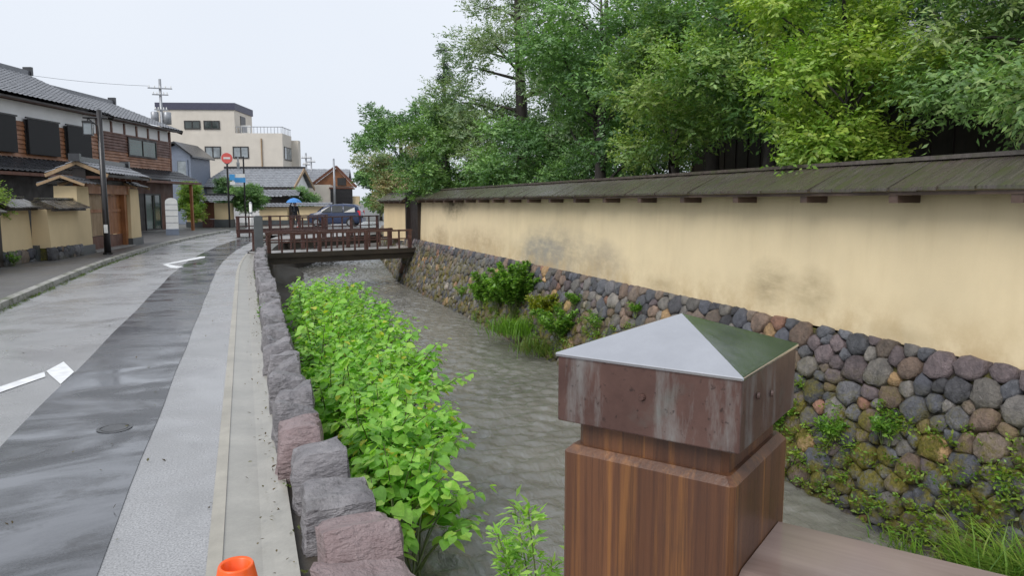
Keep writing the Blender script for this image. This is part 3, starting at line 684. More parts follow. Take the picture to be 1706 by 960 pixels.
part('wall_panel', M['wood_br'], ho, (-1.45, .02, -.05, .01, 0, 2.05)); part('wall_panel', M['wood_dk'], ho, (-7.2, -3.3, -.05, .01, 0, 2.05))
window(ho, -3.25, -1.5, .12, 2.05, -.03, 'glass_gn', 'frame', 2, .08, 'door')
for x in (-.1, -7.0): part('porch_post', M['wood_or'], ho, (x - .07, x + .07, -1.2, -1.06, 0, 2.6))
part('step', M['deck'], ho, (-4, .3, -.9, -.06, 0, .12))
t = empty('sign_board', 'white rounded-top signboard with grey base in front of the house door', 'sign', (-3.1, 37.4, .1), R(-2))
m = MB(); pr = [(-.26, .28), (.26, .28), (.26, 1.5)] + [(.26 * math.cos(a_), 1.5 + .2 * math.sin(a_)) for a_ in [math.pi * k / 10 for k in range(1, 10)]] + [(-.26, 1.5)]
m.prism([(x, z) for x, z in pr], -.05, .05, 'y'); m.build('panel', M['white_paint'], t); part('base', M['bluegrey'], t, (-.27, .27, -.12, .12, 0, .28))
for z in (.55, .85, 1.12, 1.38): part('stripe', M['steel'], t, (-.26, .26, -.054, -.05, z, z + .03))

# ---- left: walls and roofed gate (local x away from the viewer along the street)
lw = lambda nm, label, cat: empty(nm, label, cat, (-3.55, 30, 0), R(90 - 9))
def small_wall(label, x0, x1, ztop, seed, y=0.):
    t = lw('earthen_wall', label, 'wall'); D = .45
    m = MB(); m.prism([(y, .42), (y + D, .42), (y + D - .04, ztop), (y + .05, ztop)], x0, x1, 'x'); m.build('plaster_body', M['plaster'], t)
    part('earth_core', M['backing'], t, (x0 + .02, x1 - .02, y + .02, y + D, 0, .42))
    stone_wall(t, (x0, y + .02, .08), (1, 0, 0), (0, .02, 1), x1 - x0, .36, .21, .07, 60, lambda c: -abs(c.x), seed, M['stone'])
    yr, yc = y + D / 2, y - .26; n = int((x1 - x0 + .2) / .22); r = random.Random(seed)
    for k in range(n):
        for yy_ in (y - .28, y + D + .28):
            mm = MB(); mm.beam((0, yy_, ztop + .02), (0, yr, ztop + .25), .215, .03); o = mm.build('plank', M['plank'], t); o.location = (x0 - .1 + .11 + k * .22, 0, r.uniform(-.005, .008))
    part('ridge_board', M['plank'], t, (x0 - .12, x1 + .12, yr - .06, yr + .06, ztop + .262, ztop + .30)); part('eave_beam', M['wood_dk'], t, (x0 - .05, x1 + .05, y - .16, y - .08, ztop - .05, ztop + .035))
    return t
small_wall('ochre wall piece with board roof nearest the gate on the pavement side', -8.1, -6.05, 1.42, 21, -.12)
small_wall('ochre wall piece between the dark gap post and the stepped-out piece', -9.85, -8.25, 1.45, 22, .25)
small_wall('ochre wall piece left of the dark gap post at the picture edge', -13.2, -10.3, 1.35, 23, .2)
g = lw('gap_post', 'black timber post in the gap between two ochre wall pieces', 'post'); part('post', M['wood_dk'], g, (-10.2, -9.95, .2, .5, 0, 1.55)); part('cap', M['wood_dk'], g, (-10.25, -9.9, .1, .6, 1.55, 1.62))
part('dark_stone_foot', M['granite'], g, (-8.25 - .001, -8.1 - .02, .14, .3, 0, .5))
g = lw('roofed_gate', 'tile-roofed street gate with brown doors between two ochre pillars', 'gate')
for x0, x1 in ((-6.0, -5.0), (-1.2, -.15)):
    m = MB(); m.prism([(x0 - .05, .35), (x1 + .05, .35), (x1 - .06, 2.06), (x0 + .06, 2.06)], -.05, .55, 'y'); p_ = m.build('pillar', M['plaster'], g)
    part('stone_foot', M['granite'], p_, (x0 - .09, x1 + .09, -.1, .58, 0, .35))
    m = MB(); tiles(m, x0 - .22, x1 + .22, -.36, 2.10, .25, 2.34, .27, .25); tiles(m, x0 - .22, x1 + .22, .86, 2.10, .25, 2.34, .27, .25); m.build('pillar_roof', M['tile_dk'], g)
    for s_ in (x0 - .23, x1 + .23):
        for ya_ in (-.36, .86): m = MB(); m.beam((s_, ya_, 2.08), (s_, .25, 2.32), .04, .07); m.build('barge_board', M['wood_tan'], g)
for x in (-4.85, -1.35): part('door_post', M['wood_or'], g, (x - .12, x + .12, .05, .35, .02, 2.2))
part('lintel', M['wood_or'], g, (-5.05, -1.1, .0, .36, 1.86, 2.16))
for k in range(10):
    part('door_board', M['wood_tan'] if k < 5 else M['wood_or'], g, (-4.7 + k * .322, -4.39 + k * .322, .2, .25, .55, 1.84))
part('door_kick_panel', M['wood_br'], g, (-4.7, -1.5, .16, .24, .05, .53)); part('threshold', M['deck'], g, (-5.0, -1.2, -.15, .5, -.05, .14))
part('door_rail', M['wood_or'], g, (-4.7, -1.5, .17, .199, 1.28, 1.38))
part('gable_infill', M['wood_dk'], g, (-4.9, -1.3, .05, .4, 2.17, 2.62))
m = MB(); tiles(m, -5.0, -.6, -.6, 2.44, .25, 2.82, .27, .26); tiles(m, -5.0, -.6, 1.1, 2.44, .25, 2.82, .27, .26); ro = m.build('gate_roof', M['tile'], g)
part('ridge', M['tile_dk'], ro, (-5.05, -.55, .16, .34, 2.82, 2.95)); part('ridge_end_tile', M['tile_dk'], ro, (-5.15, -5.0, .1, .4, 2.8, 3.02)); part('ridge_end_tile', M['tile_dk'], ro, (-.6, -.45, .1, .4, 2.8, 3.02))
part('eave_board', M['wood_dk'], ro, (-4.95, -.65, -.58, -.53, 2.35, 2.43))
for s_ in (-5.01, -.59):
    for ya_ in (-.6, 1.1): m = MB(); m.beam((s_, ya_, 2.38), (s_, .25, 2.76), .05, .10); m.build('barge_board', M['wood_tan'], ro)
for k in range(8): part('rafter', M['wood_br'], ro, (-4.85 + k * .58 - .04, -4.85 + k * .58 + .04, -.52, .2, 2.30, 2.38))

# ---- street lamp on the pavement
t = empty('street_lamp', 'tall black street lamp with hanging lantern beside the roofed gate', 'lamp', (-3.74, 24.1, .1))
m = MB(); m.tube([(0, 0, 0), (0, 0, .9), (0, 0, 4.1)], [.095, .085, .07], 12); m.build('pole', M['darkmetal'], t, True)
m = MB(); m.tube([(0, 0, 0), (0, 0, .05)], .13, 12); m.build('base', M['darkmetal'], t)
m = MB(); m.tube([(-.42, -.02, 3.88), (.2, .02, 3.88)], .03, 8); m.tube([(0, 0, 3.6), (-.3, 0, 3.87)], .02, 6); m.tube([(-.30, 0, 3.88), (-.30, 0, 3.78)], .015, 6); m.build('arm', M['darkmetal'], t)
la = part('lantern', M['darkmetal'], t, (-.43, -.17, -.13, .13, 3.72, 3.78), (-.42, -.18, -.12, .12, 3.38, 3.41)); part('lantern_glass', M['glass_lt'], la, (-.41, -.19, -.11, .11, 3.41, 3.72))
for ax, ay in ((-.42, -.12), (-.42, .10), (-.2, -.12), (-.2, .10)): part('lantern_bar', M['darkmetal'], la, (ax, ax + .02, ay, ay + .02, 3.41, 3.72))
part('notice', M['white_paint'], t, (-.05, .05, -.1, -.088, .62, .86))

# ------------------------------------------------------------------ background buildings
vx = empty('apartment_block', 'beige three-storey block with navy parapet and roof terrace', 'building', (3.52, 70.1, 0), R(-17.5))
# local: x to the right, y away; corner of the two-storey body at x=0,y=0
part('wall', M['beige'], vx, (-10.9, 0, 0, 3.2, 0, 7.72)); part('rear_wall', M['beige'], vx, (-10.9, -1.6, 3.2, 9, 0, 7.72)); part('upper_wall', M['beige'], vx, (-10.9, -4.15, .02, 5.1, 7.72, 9.75))
part('parapet', M['navy'], vx, (-11.0, -4.05, -.08, 5.2, 9.75, 10.35))
part('end_wall', M['beige'], vx, (-1.5, .62, 3.202, 4.0, 0, 7.35))
for a, b, z0, z1, gl in ((-8.55, -7.15, 8.05, 8.8, 'glass'), (-6.85, -5.45, 8.05, 8.8, 'glass'), (-6.85, -5.45, 5.5, 6.55, 'glass_lt'), (-4.4, -3.0, 5.5, 6.55, 'glass_lt'), (-6.85, -5.45, 2.6, 3.7, 'glass'), (-4.4, -3, 2.6, 3.7, 'glass')):
    window(vx, a, b, z0, z1, -.01, gl, 'frame', 2, .09)
sw = part('window', M['frame'], vx, (-.01, .05, .45, 2.9, 5.4, 6.6))
for k in range(3): part('pane', M['glass_lt'], sw, (.05, .06, .53 + k * .79, 1.24 + k * .79, 5.5, 6.5))
m = MB(); m.tube([(-1.85, -.08, .2), (-1.85, -.08, 7.25)], .06, 8); m.build('downpipe', M['wood_tan'], vx)
m = MB()
for k in range(14): x = -4.0 + k * .3; m.box(x - .018, x + .018, .05, .09, 7.72, 8.25)
m.box(-4.1, .05, .045, .095, 8.25, 8.31)
for k in range(6): yq = .4 + k * .5; m.box(-.05, -.01, yq - .018, yq + .018, 7.72, 8.25)
m.box(-.055, -.005, .1, 3.1, 8.25, 8.31); m.build('terrace_railing', M['steel'], vx)
ac = part('air_conditioner', M['white_paint'], vx, (-3.9, -3.1, .9, 1.3, 7.75, 8.5)); part('fan_grille', M['steel'], ac, (-3.8, -3.35, .88, .9, 7.85, 8.35)); part('terrace_door', M['frame'], vx, (-4.149, -4.10, 1.6, 3.0, 7.74, 9.4))

dh = empty('grey_house', 'small blue-grey gabled house behind the merchant house', 'house', (-3.5, 59.5, 0), R(-17))
part('wall', M['bluegrey'], dh, (-3.2, 0, 0, 4, 0, 5.0)); m = MB(); m.prism([(-3.2, 5.0), (0, 5.0), (-1.0, 5.75)], .0, 4, 'y'); m.build('gable', M['bluegrey'], dh)
m = MB(); m.beam((.25, -.3, 4.95), (-1.0, -.3, 5.9), .1, .1, up=(0, 1, 0)); m.mesh([(.3, -.35, 4.85), (-1.0, -.35, 5.88), (-1.0, 4.3, 5.88), (.3, 4.3, 4.85), (.3, -.35, 4.97), (-1.0, -.35, 6.0), (-1.0, 4.3, 6.0), (.3, 4.3, 4.97)], BOXF)
m.mesh([(-3.6, -.35, 5.0), (-1.0, -.35, 5.88), (-1.0, 4.3, 5.88), (-3.6, 4.3, 5.0), (-3.6, -.35, 5.12), (-1.0, -.35, 6.0), (-1.0, 4.3, 6.0), (-3.6, 4.3, 5.12)], BOXF); m.build('roof', M['tile_dk'], dh)
window(dh, -1.05, -.2, 3.4, 4.7, -.02, 'glass_lt', 'bluegrey', 1, .12)

th_ = empty('tiled_house', 'low plaster house with broad grey tiled roof and gable below the beige block', 'house', (3.0, 60.0, 0), R(-19))
part('wall', M['plaster_w'], th_, (-6.2, .6, .5, 5, 0, 2.75)); m = MB(); m.prism([(.5, 2.75), (5, 2.75), (2.75, 4.1)], .4, .6, 'x'); m.build('gable', M['plaster_w'], th_)
m = MB(); tiles(m, -6.6, .95, -.3, 2.75, 2.75, 4.3, .3, .3, hip0=1.2); tiles(m, -6.6, .95, 5.8, 2.75, 2.75, 4.3, .6, .6, hip0=1.2); ro = m.build('roof', M['tile_lt'], th_)
part('ridge', M['tile_dk'], ro, (-5.5, 1.0, 2.65, 2.85, 4.28, 4.45)); m = MB(); m.beam((.9, -.35, 2.68), (.9, 2.75, 4.22), .08, .24); m.build('barge_board', M['wood_tan'], ro); m = MB(); m.beam((.9, 5.85, 2.68), (.9, 2.75, 4.22), .08, .24); m.build('barge_board', M['wood_tan'], ro)
part('eave_board', M['wood_dk'], ro, (-6.5, .9, -.26, -.2, 2.6, 2.72))
m = MB(); tiles(m, -1.5, .3, -1.7, 2.0, -.1, 2.6, .3, .3); m.build('porch_roof', M['tile_lt'], th_); part('porch_wall', M['wood_dk'], th_, (-1.2, .2, -1.2, .5, 0, 2.1))

gh = empty('gatehouse', 'tiny ochre gatehouse with dark door beside the bush', 'gate', (-.85, 51.0, 0), R(-18))
part('side_wall', M['plaster'], gh, (-.95, -.02, .0, .9, .5, 1.55)); part('stone_foot', M['granite'], gh, (-.99, .04, -.04, .94, 0, .5)); part('side_wall', M['plaster'], gh, (-2.75, -1.6, .1, .9, .35, 1.5)); part('stone_foot', M['granite'], gh, (-2.8, -1.58, .06, .94, 0, .35))
part('door', M['wood_br'], gh, (-1.58, -.97, .06, .12, .55, 1.6)); part('step', M['rail'], gh, (-1.62, -.97, -.3, .05, 0, .52))
m = MB(); tiles(m, -1.75, .25, -.45, 1.68, .45, 2.05, .25, .25); tiles(m, -1.75, .25, 1.3, 1.68, .45, 2.05, .25, .25); m.build('roof', M['tile'], gh); part('ridge', M['tile_dk'], gh, (-1.8, .3, .36, .54, 2.04, 2.16))
m = MB(); tiles(m, -3.0, -1.6, -.3, 1.52, .5, 1.8, .25, .25); tiles(m, -3.0, -1.6, 1.2, 1.52, .5, 1.8, .25, .25); m.build('side_roof', M['tile_dk'], gh)

def far_wall(label, p, L, rz, ztop=1.3):
    t = empty('earthen_wall', label, 'wall', (p[0], p[1], 0), rz)
    part('plaster_body', M['plaster'], t, (0, L, 0, .45, .35, ztop)); part('stone_foot', M['granite'], t, (-.03, L + .03, -.05, .5, 0, .35))
    m = MB(); tiles(m, -.2, L + .2, -.3, ztop + .02, .22, ztop + .28, .25, .2); tiles(m, -.2, L + .2, .75, ztop + .02, .22, ztop + .28, .25, .2); m.build('roof', M['tile'], t); return t
far_wall('small tile-capped ochre wall below the porch of the tiled house', (1.05, 55.2, 0), 1.95, R(-18), 1.25)
far_wall('tile-capped ochre wall behind the person with the umbrella', (3.4, 54.4, 0), 2.4, R(-18), 1.3)
pg = empty('porch_gate', 'dark roofed doorway behind the small tile-capped wall', 'gate', (2.7, 56.2, 0), R(-18)); part('door_frame', M['wood_dk'], pg, (-.7, .9, 0, .5, 0, 2.0)); m = MB(); tiles(m, -1.1, 1.3, -.6, 2.05, .25, 2.5, .27, .27); tiles(m, -1.1, 1.3, 1.1, 2.05, .25, 2.5, .27, .27); m.build('roof', M['tile'], pg)

bh = empty('brown_gable_house', 'distant house with grey roof and reddish-brown gable past the car', 'house', (9.3, 83, 0), R(-12))
part('wall', M['plaster_w'], bh, (-4, 1.4, 0, 6, 0, 3.9)); m = MB(); tiles(m, -4.4, 1.6, -.5, 3.6, 3, 5.3, .4, .4); tiles(m, -4.4, 1.6, 6.5, 3.6, 3, 5.3, .6, .6); m.build('roof', M['tile_lt'], bh)
m = MB(); m.prism([(-2.0, 3.3), (2.2, 3.3), (.5, 5.2)], -1.5, 3, 'y'); m.build('gable', M['siding_or'], bh); m = MB(); m.beam((-2.3, -1.7, 3.3), (.5, -1.7, 5.4), .25, .2, up=(0, 1, 0)); m.build('barge_board', M['wood_br'], bh); m = MB(); m.beam((2.6, -1.7, 3.2), (.5, -1.7, 5.4), .25, .2, up=(0, 1, 0)); m.build('barge_board', M['wood_br'], bh); part('gable_window', M['frame'], bh, (.6, 1.5, -1.55, -1.5, 3.4, 4.2))
sh = empty('garage', 'black-fronted garage with pale side wall behind the blue car', 'garage', (8.2, 74, 0), R(-10)); part('front', M['darkmetal'], sh, (-.2, 1.9, 0, .2, 0, 2.9)); part('roof', M['wood_br'], sh, (-.3, 2.0, -.1, 4, 2.9, 3.05)); part('side_wall', M['beige'], sh, (-3.0, -.2, .1, 4, 0, 3.3)); part('side_wall', M['plaster'], sh, (1.9, 2.5, .3, 4, 0, 2.2))
for k in range(6): part('slat', M['darkmetal'], sh, (-.15, 1.85, -.03, 0, .3 + k * .43, .6 + k * .43))
def upole(label, p, h, trans, arms, r=.16):
    t = empty('utility_pole', label, 'utility pole', (p[0], p[1], 0)); m = MB(); m.tube([(0, 0, 0), (0, 0, h)], [r, r * .65], 10); m.build('shaft', M['steel'], t, True)
    for z, L in arms:
        part('crossarm', M['steel'], t, (-L, L, -.16, -.08, z, z + .09))
        for k in range(5):
            m = MB(); x = -L + .1 + k * (L - .1) / 2; m.tube([(x, -.12, z + .09), (x, -.12, z + .26)], [.05, .035], 8); m.build('insulator', M['white_paint'], t)
    for x, z in trans:
        m = MB(); m.tube([(x, 0, z), (x, 0, z + .95), (x, 0, z + 1.0)], [.3, .3, .22], 12); m.build('transformer', M['steel'], t, True)
    return t
upole('utility pole with two transformers behind the merchant house roof', (-5.95, 67.3), 11.5, ((-.5, 7.9), (.42, 7.9)), ((10.7, .9), (10.2, .6), (9.0, .5)))
upole('thin utility pole with crossarms far down the street', (6.6, 84), 6.9, (), ((6.3, .5), (5.6, .4)), .14); upole('thin far utility pole beside its twin', (7.3, 86), 6.6, (), ((6.0, .45),), .12)
t = empty('grey_pole', 'plain slim grey pole in front of the black garage', 'pole', (8.0, 70.5, 0)); m = MB(); m.tube([(0, 0, 0), (0, 0, 5.6)], [.11, .08], 8); m.build('shaft', M['steel'], t, True); part('foot', M['deck'], t, (-.3, .3, -.3, .3, 0, 1.2))
m = MB(); a_, b_ = Vector((-6.8, 67.2, 10.9)), Vector((-24, 60, 12.2)); m.tube([a_.lerp(b_, k / 12) - Vector((0, 0, 1.3 * (k / 12) * (1 - k / 12) * 2)) for k in range(13)], .012, 5); o = m.build('power_line', M['darkmetal']); tag(o, 'thin overhead wire running left from the transformer pole', 'wire')

# ---- road signs
t = empty('road_sign', 'dark sign pole with round red sign and blue boards', 'sign', (-.85, 50.3, 0))
m = MB(); m.tube([(0, 0, 0), (0, 0, 4.1)], .06, 8); m.build('pole', M['darkmetal'], t)
def disc(r_, y, z, mat, nm, par):
    mm = MB(); mm.tube([(0, y, z), (0, y - .015, z)], r_, 24); return mm.build(nm, mat, par)
d_ = disc(.36, -.07, 4.35, M['white_paint'], 'sign_disc', t); disc(.33, -.09, 4.35, M['redsign'], 'red_field', d_); part('pale_bar', M['white_paint'], d_, (-.2, .2, -.115, -.106, 4.29, 4.41))
part('blue_board', M['bluesign'], t, (.1, .42, -.08, -.06, 2.98, 3.35)); part('white_board', M['white_paint'], t, (.12, .42, -.08, -.06, 2.7, 2.9)); part('cap', M['darkmetal'], t, (-.14, .14, -.1, .1, 4.0, 4.08))
t = empty('road_sign', 'thin lamp pole with hanging lantern and wide blue board', 'sign', (.12, 50.6, 0))
m = MB(); m.tube([(0, 0, 0), (0, 0, 4.5)], .05, 8); m.tube([(0, 0, 4.45), (-.5, 0, 4.45)], .025, 6); m.build('pole', M['darkmetal'], t); la = part('lantern', M['steel'], t, (-.42, -.22, -.1, .1, 4.0, 4.12), (-.37, -.27, -.05, .05, 4.12, 4.44)); part('lantern_glass', M['glass_lt'], la, (-.41, -.23, -.09, .09, 3.75, 4.0))
part('blue_board', M['bluesign'], t, (-.6, .08, -.08, -.06, 2.85, 3.15)); part('white_board', M['white_paint'], t, (-.5, .05, -.08, -.06, 3.17, 3.4))

# ---- far street life: car, person with umbrella, cone
ca = empty('parked_car', 'dark blue hatchback seen from behind past the second bridge', 'car', (5.75, 50.2, 0), R(160)); ca.scale = (.92, .92, .95)
# local +x = front of the car
M['carpaint'] = simple('blue_car_paint', (.03, .045, .10), .22, .1); M['carglass'] = _glass('car_glass', (.03, .035, .035)); M['tail'] = simple('tail_lamp', (.6, .03, .05), .25, .05); M['tyre'] = simple('tyre_rubber', (.012, .012, .012), .7, .2)
ST = [(-1.95, .62, .70, .52, .78, .55), (-1.88, .78, .98, .35, 1.0, .62), (-1.7, .80, 1.02, .25, 1.38, .60), (-1.45, .82, 1.02, .22, 1.53, .64), (-.6, .84, 1.0, .2, 1.58, .66), (.3, .84, .97, .2, 1.52, .64), (.75, .83, .96, .2, 1.34, .62), (1.25, .81, .94, .22, .99, .70), (1.7, .76, .86, .28, .90, .66), (1.93, .58, .70, .4, .74, .5)]
m = MB(); P = []
for x, hw, zb, z0, zt, ht in ST: P.append([(x, -hw * .92, z0), (x, -hw, z0 + .15), (x, -hw, (z0 + zb) / 2), (x, -hw * .97, zb), (x, -ht, zt - .04), (x, -ht * .8, zt), (x, 0, zt + .01), (x, ht * .8, zt), (x, ht, zt - .04), (x, hw * .97, zb), (x, hw, (z0 + zb) / 2), (x, hw, z0 + .15), (x, hw * .92, z0), (x, -hw * .92, z0)])
m.grid(P); m.mesh(P[0][:-1], [tuple(range(13))]); m.mesh(P[-1][:-1], [tuple(range(13))[::-1]]); m.build('body', M['carpaint'], ca, True)
for sg in (-1, 1):
    for xs_ in ((-1.55, -.75), (-.68, .1), (.16, .85)):
        x0, x1 = xs_; zt0 = 1.44 if x0 > -1.5 else 1.34; zt1 = 1.46 if x1 < .5 else 1.16
        m = MB(); yb, yt = .85, .715; m.mesh([(x0, sg * yb, 1.02), (x1, sg * (yb - .0), 1.0), (x1, sg * (yt + .0 if x1 < .5 else .75), zt1), (x0 + .05, sg * yt, zt0)], [(0, 1, 2, 3) if sg < 0 else (3, 2, 1, 0)]); m.build('side_window', M['carglass'], ca)
m = MB(); m.mesh([(-1.90, -.62, 1.02), (-1.90, .62, 1.02), (-1.70, .54, 1.36), (-1.70, -.54, 1.36)], [(0, 3, 2, 1)]); m.build('rear_window', M['carglass'], ca)
m = MB(); m.mesh([(1.22, -.62, 1.03), (1.22, .62, 1.03), (.80, .56, 1.36), (.80, -.56, 1.36)], [(0, 1, 2, 3)]); m.build('windscreen', M['carglass'], ca)
for sg in (-1, 1):
    m = MB(); m.prism([(sg * .58, .78), (sg * .775, .78), (sg * .765, 1.12), (sg * .64, 1.12)], -1.91, -1.7, 'x'); m.build('tail_light', M['tail'], ca); m = MB(); m.prism([(sg * .45, .66), (sg * .74, .66), (sg * .74, .8), (sg * .45, .8)], 1.7, 1.9, 'x'); m.build('headlight', M['glass_lt'], ca)
    for x in (-1.2, 1.2):
        m = MB(); m.tube([(x, sg * .68, .3), (x, sg * .86, .3)], .3, 18); w_ = m.build('wheel', M['tyre'], ca); m = MB(); m.tube([(x, sg * .86, .3), (x, sg * .872, .3)], .19, 14); m.build('rim', M['steel'], w_)
part('bumper', M['carpaint'], ca, (-2.0, -1.9, -.7, .7, .35, .6)); part('number_plate', M['white_paint'], ca, (-2.012, -2.0, -.2, .2, .65, .82))

pe = empty('person', 'person in dark clothes walking under a light blue umbrella', 'person', (2.95, 47.0, 0), R(20))
bm_v = {'pelvis': (0, 0, .88, .13), 'chest': (0, 0, 1.22, .15), 'neck': (0, 0, 1.36, .055), 'head': (0, -.01, 1.46, .085), 'crown': (0, 0, 1.55, .07), 'hl': (.09, 0, .84, .1), 'kl': (.1, -.06, .46, .065), 'al': (.1, .0, .08, .045), 'tl': (.1, -.14, .04, .035), 'hr': (-.09, 0, .84, .1), 'kr': (-.1, .05, .47, .065), 'ar': (-.1, .16, .09, .045), 'tr': (-.1, .03, .04, .035),
        'sl': (.17, 0, 1.28, .065), 'el': (.23, .02, 1.03, .05), 'wl': (.22, -.08, .82, .035), 'sr': (-.17, 0, 1.28, .065), 'er': (-.22, -.05, 1.04, .05), 'wr': (-.16, -.2, 1.14, .035)}
edges = [('pelvis', 'chest'), ('chest', 'neck'), ('neck', 'head'), ('head', 'crown'), ('pelvis', 'hl'), ('hl', 'kl'), ('kl', 'al'), ('al', 'tl'), ('pelvis', 'hr'), ('hr', 'kr'), ('kr', 'ar'), ('ar', 'tr'), ('chest', 'sl'), ('sl', 'el'), ('el', 'wl'), ('chest', 'sr'), ('sr', 'er'), ('er', 'wr')]
ks = list(bm_v); me = bpy.data.meshes.new('body'); me.from_pydata([bm_v[k][:3] for k in ks], [(ks.index(a), ks.index(b)) for a, b in edges], []); me.materials.append(M['cloth_dark'])
bo = link('body', me, pe); sk = bo.modifiers.new('skin', 'SKIN'); sv = me.skin_vertices[0].data
for i, k in enumerate(ks): sv[i].radius = (bm_v[k][3],) * 2; sv[i].use_root = (i == 0)
bo.modifiers.new('sub', 'SUBSURF').levels = 1
m = MB(); m.tube([(0, -.02, 1.36), (0, -.02, 1.42), (0, -.02, 1.5), (0, -.01, 1.57), (0, 0, 1.6)], [.05, .085, .095, .07, .02], 12); m.build('head', M['skin'], bo, True)
m = MB(); m.tube([(0, .02, 1.45), (0, .02, 1.53), (0, .01, 1.6), (0, 0, 1.63)], [.09, .105, .08, .02], 12); m.build('hair', M['hair'], bo, True)
um = empty('umbrella', 'open light blue umbrella held by the walking person', 'umbrella', (2.95, 47.0, 0), R(20)); m = MB(); n = 8
rows = [[(rr * math.cos(2 * math.pi * k / n) - .12, rr * math.sin(2 * math.pi * k / n) - .17, z) for k in range(n + 1)] for rr, z in ((.01, 1.86), (.2, 1.82), (.38, 1.72), (.5, 1.58))]; m.grid(rows); m.build('canopy', M['blue'], um); m = MB(); m.tube([(-.12, -.17, 1.88), (-.15, -.2, 1.05)], .008, 6); m.build('shaft', M['steel'], um)
t = empty('traffic_cone', 'red and white cone standing at the near end of the second bridge', 'cone', (2.75, 41.0, 0))
m = MB(); m.tube([(0, 0, .03), (0, 0, .32)], [.15, .10], 14); m.build('cone_body', M['redcone'], t, True); m = MB(); m.tube([(0, 0, .32), (0, 0, .48)], [.101, .075], 14); m.build('white_band', M['white_paint'], t, True); m = MB(); m.tube([(0, 0, .48), (0, 0, .72)], [.075, .035], 14); m.build('cone_tip', M['redcone'], t, True); part('base', M['redcone'], t, (-.19, .19, -.19, .19, 0, .03))

# ---- dark house in the garden behind the trees
gd = empty('garden_house', 'dark timber house half hidden behind the garden trees', 'house', (12.2, 18.5, .2), R(-90))
part('wall', M['wood_dk'], gd, (0, 12.5, 0, 6, 0, 4.1)); 
for k in range(26): part('batten', M['wood_dk'], gd, (k * .49, k * .49 + .06, -.03, 0, .1, 4.0))
m = MB(); tiles(m, -.6, 13, -1.0, 4.0, 3, 6.1, .3, .3); tiles(m, -.6, 13, 7, 4.0, 3, 6.1, .6, .6); ro = m.build('roof', M['tile'], gd); part('ridge', M['tile_dk'], ro, (-.7, 13.1, 2.85, 3.15, 6.05, 6.3)); part('eave_board', M['wood_dk'], ro, (-.6, 13, -.98, -.9, 3.86, 4.0))

# ------------------------------------------------------------------ vegetation
def unit(a): return a / np.maximum(np.linalg.norm(a, axis=-1, keepdims=True), 1e-9)
def leaf_sprays(r, P, D, leaf, k, cols, spread=.8, flat=.6, tlen=.28, wid=.42, droop=0., cvar=.25, nrm=None):
    """P twig starts, D twig directions -> kite-shaped leaves set alternately along each twig"""
    n = len(P); t = (np.arange(k) + .5) / k
    base = P[:, None] + D[:, None] * (t * tlen)[None, :, None] * r.uniform(.7, 1.3, (n, 1, 1))
    side = unit(np.cross(D, np.array([0, 0, 1.]) + r.normal(0, .3, (n, 3))))
    sg = np.where(np.arange(k) % 2, 1., -1.)
    d = unit(D[:, None] * .55 + side[:, None] * (sg * spread)[None, :, None] + r.normal(0, .3, (n, k, 3)) + np.array([0, 0, -droop]))
    up = unit(np.array([0, 0, flat]) + (0 if nrm is None else nrm[:, None] * 1.2) + r.normal(0, .34, (n, k, 3))); w_ = unit(np.cross(d, up)); up = np.cross(w_, d)
    L = leaf * r.uniform(.65, 1.3, (n, k, 1)); W = L * wid
    a = base; c_ = base + d * L; b = base + d * L * .45 + w_ * W * .5 + up * L * .08; e = base + d * L * .45 - w_ * W * .5 + up * L * .08
    V = np.stack([a, b, c_, e], 2).reshape(-1, 3); return V, n * k
def palette_cols(r, n, k, cols, cvar, clump_t):
    cols = np.array(cols); w_ = np.clip(clump_t + r.normal(0, .28, n), 0, .999) * (len(cols) - 1)
    i = np.floor(w_).astype(int); fr = (w_ - i)[:, None]; c = cols[i] * (1 - fr) + cols[np.minimum(i + 1, len(cols) - 1)] * fr
    c = np.repeat(c, k, 0) * r.uniform(1 - cvar, 1 + cvar, (n * k, 1)); return np.clip(c, .004, .9)
def limb(mb, a, b, r0, r1, r, sag=.12, n=5):
    a, b = np.array(a, float), np.array(b, float); L = np.linalg.norm(b - a); pts = []
    off_ = r.normal(0, .08, 3) * L
    for q in range(n + 1):
        t = q / n; p = a * (1 - t) + b * t + off_ * math.sin(math.pi * t) + np.array([0, 0, sag * L * math.sin(math.pi * t * .8)]); pts.append(tuple(p))
    mb.tube(pts, [r0 + (r1 - r0) * (q / n) for q in range(n + 1)], 6)
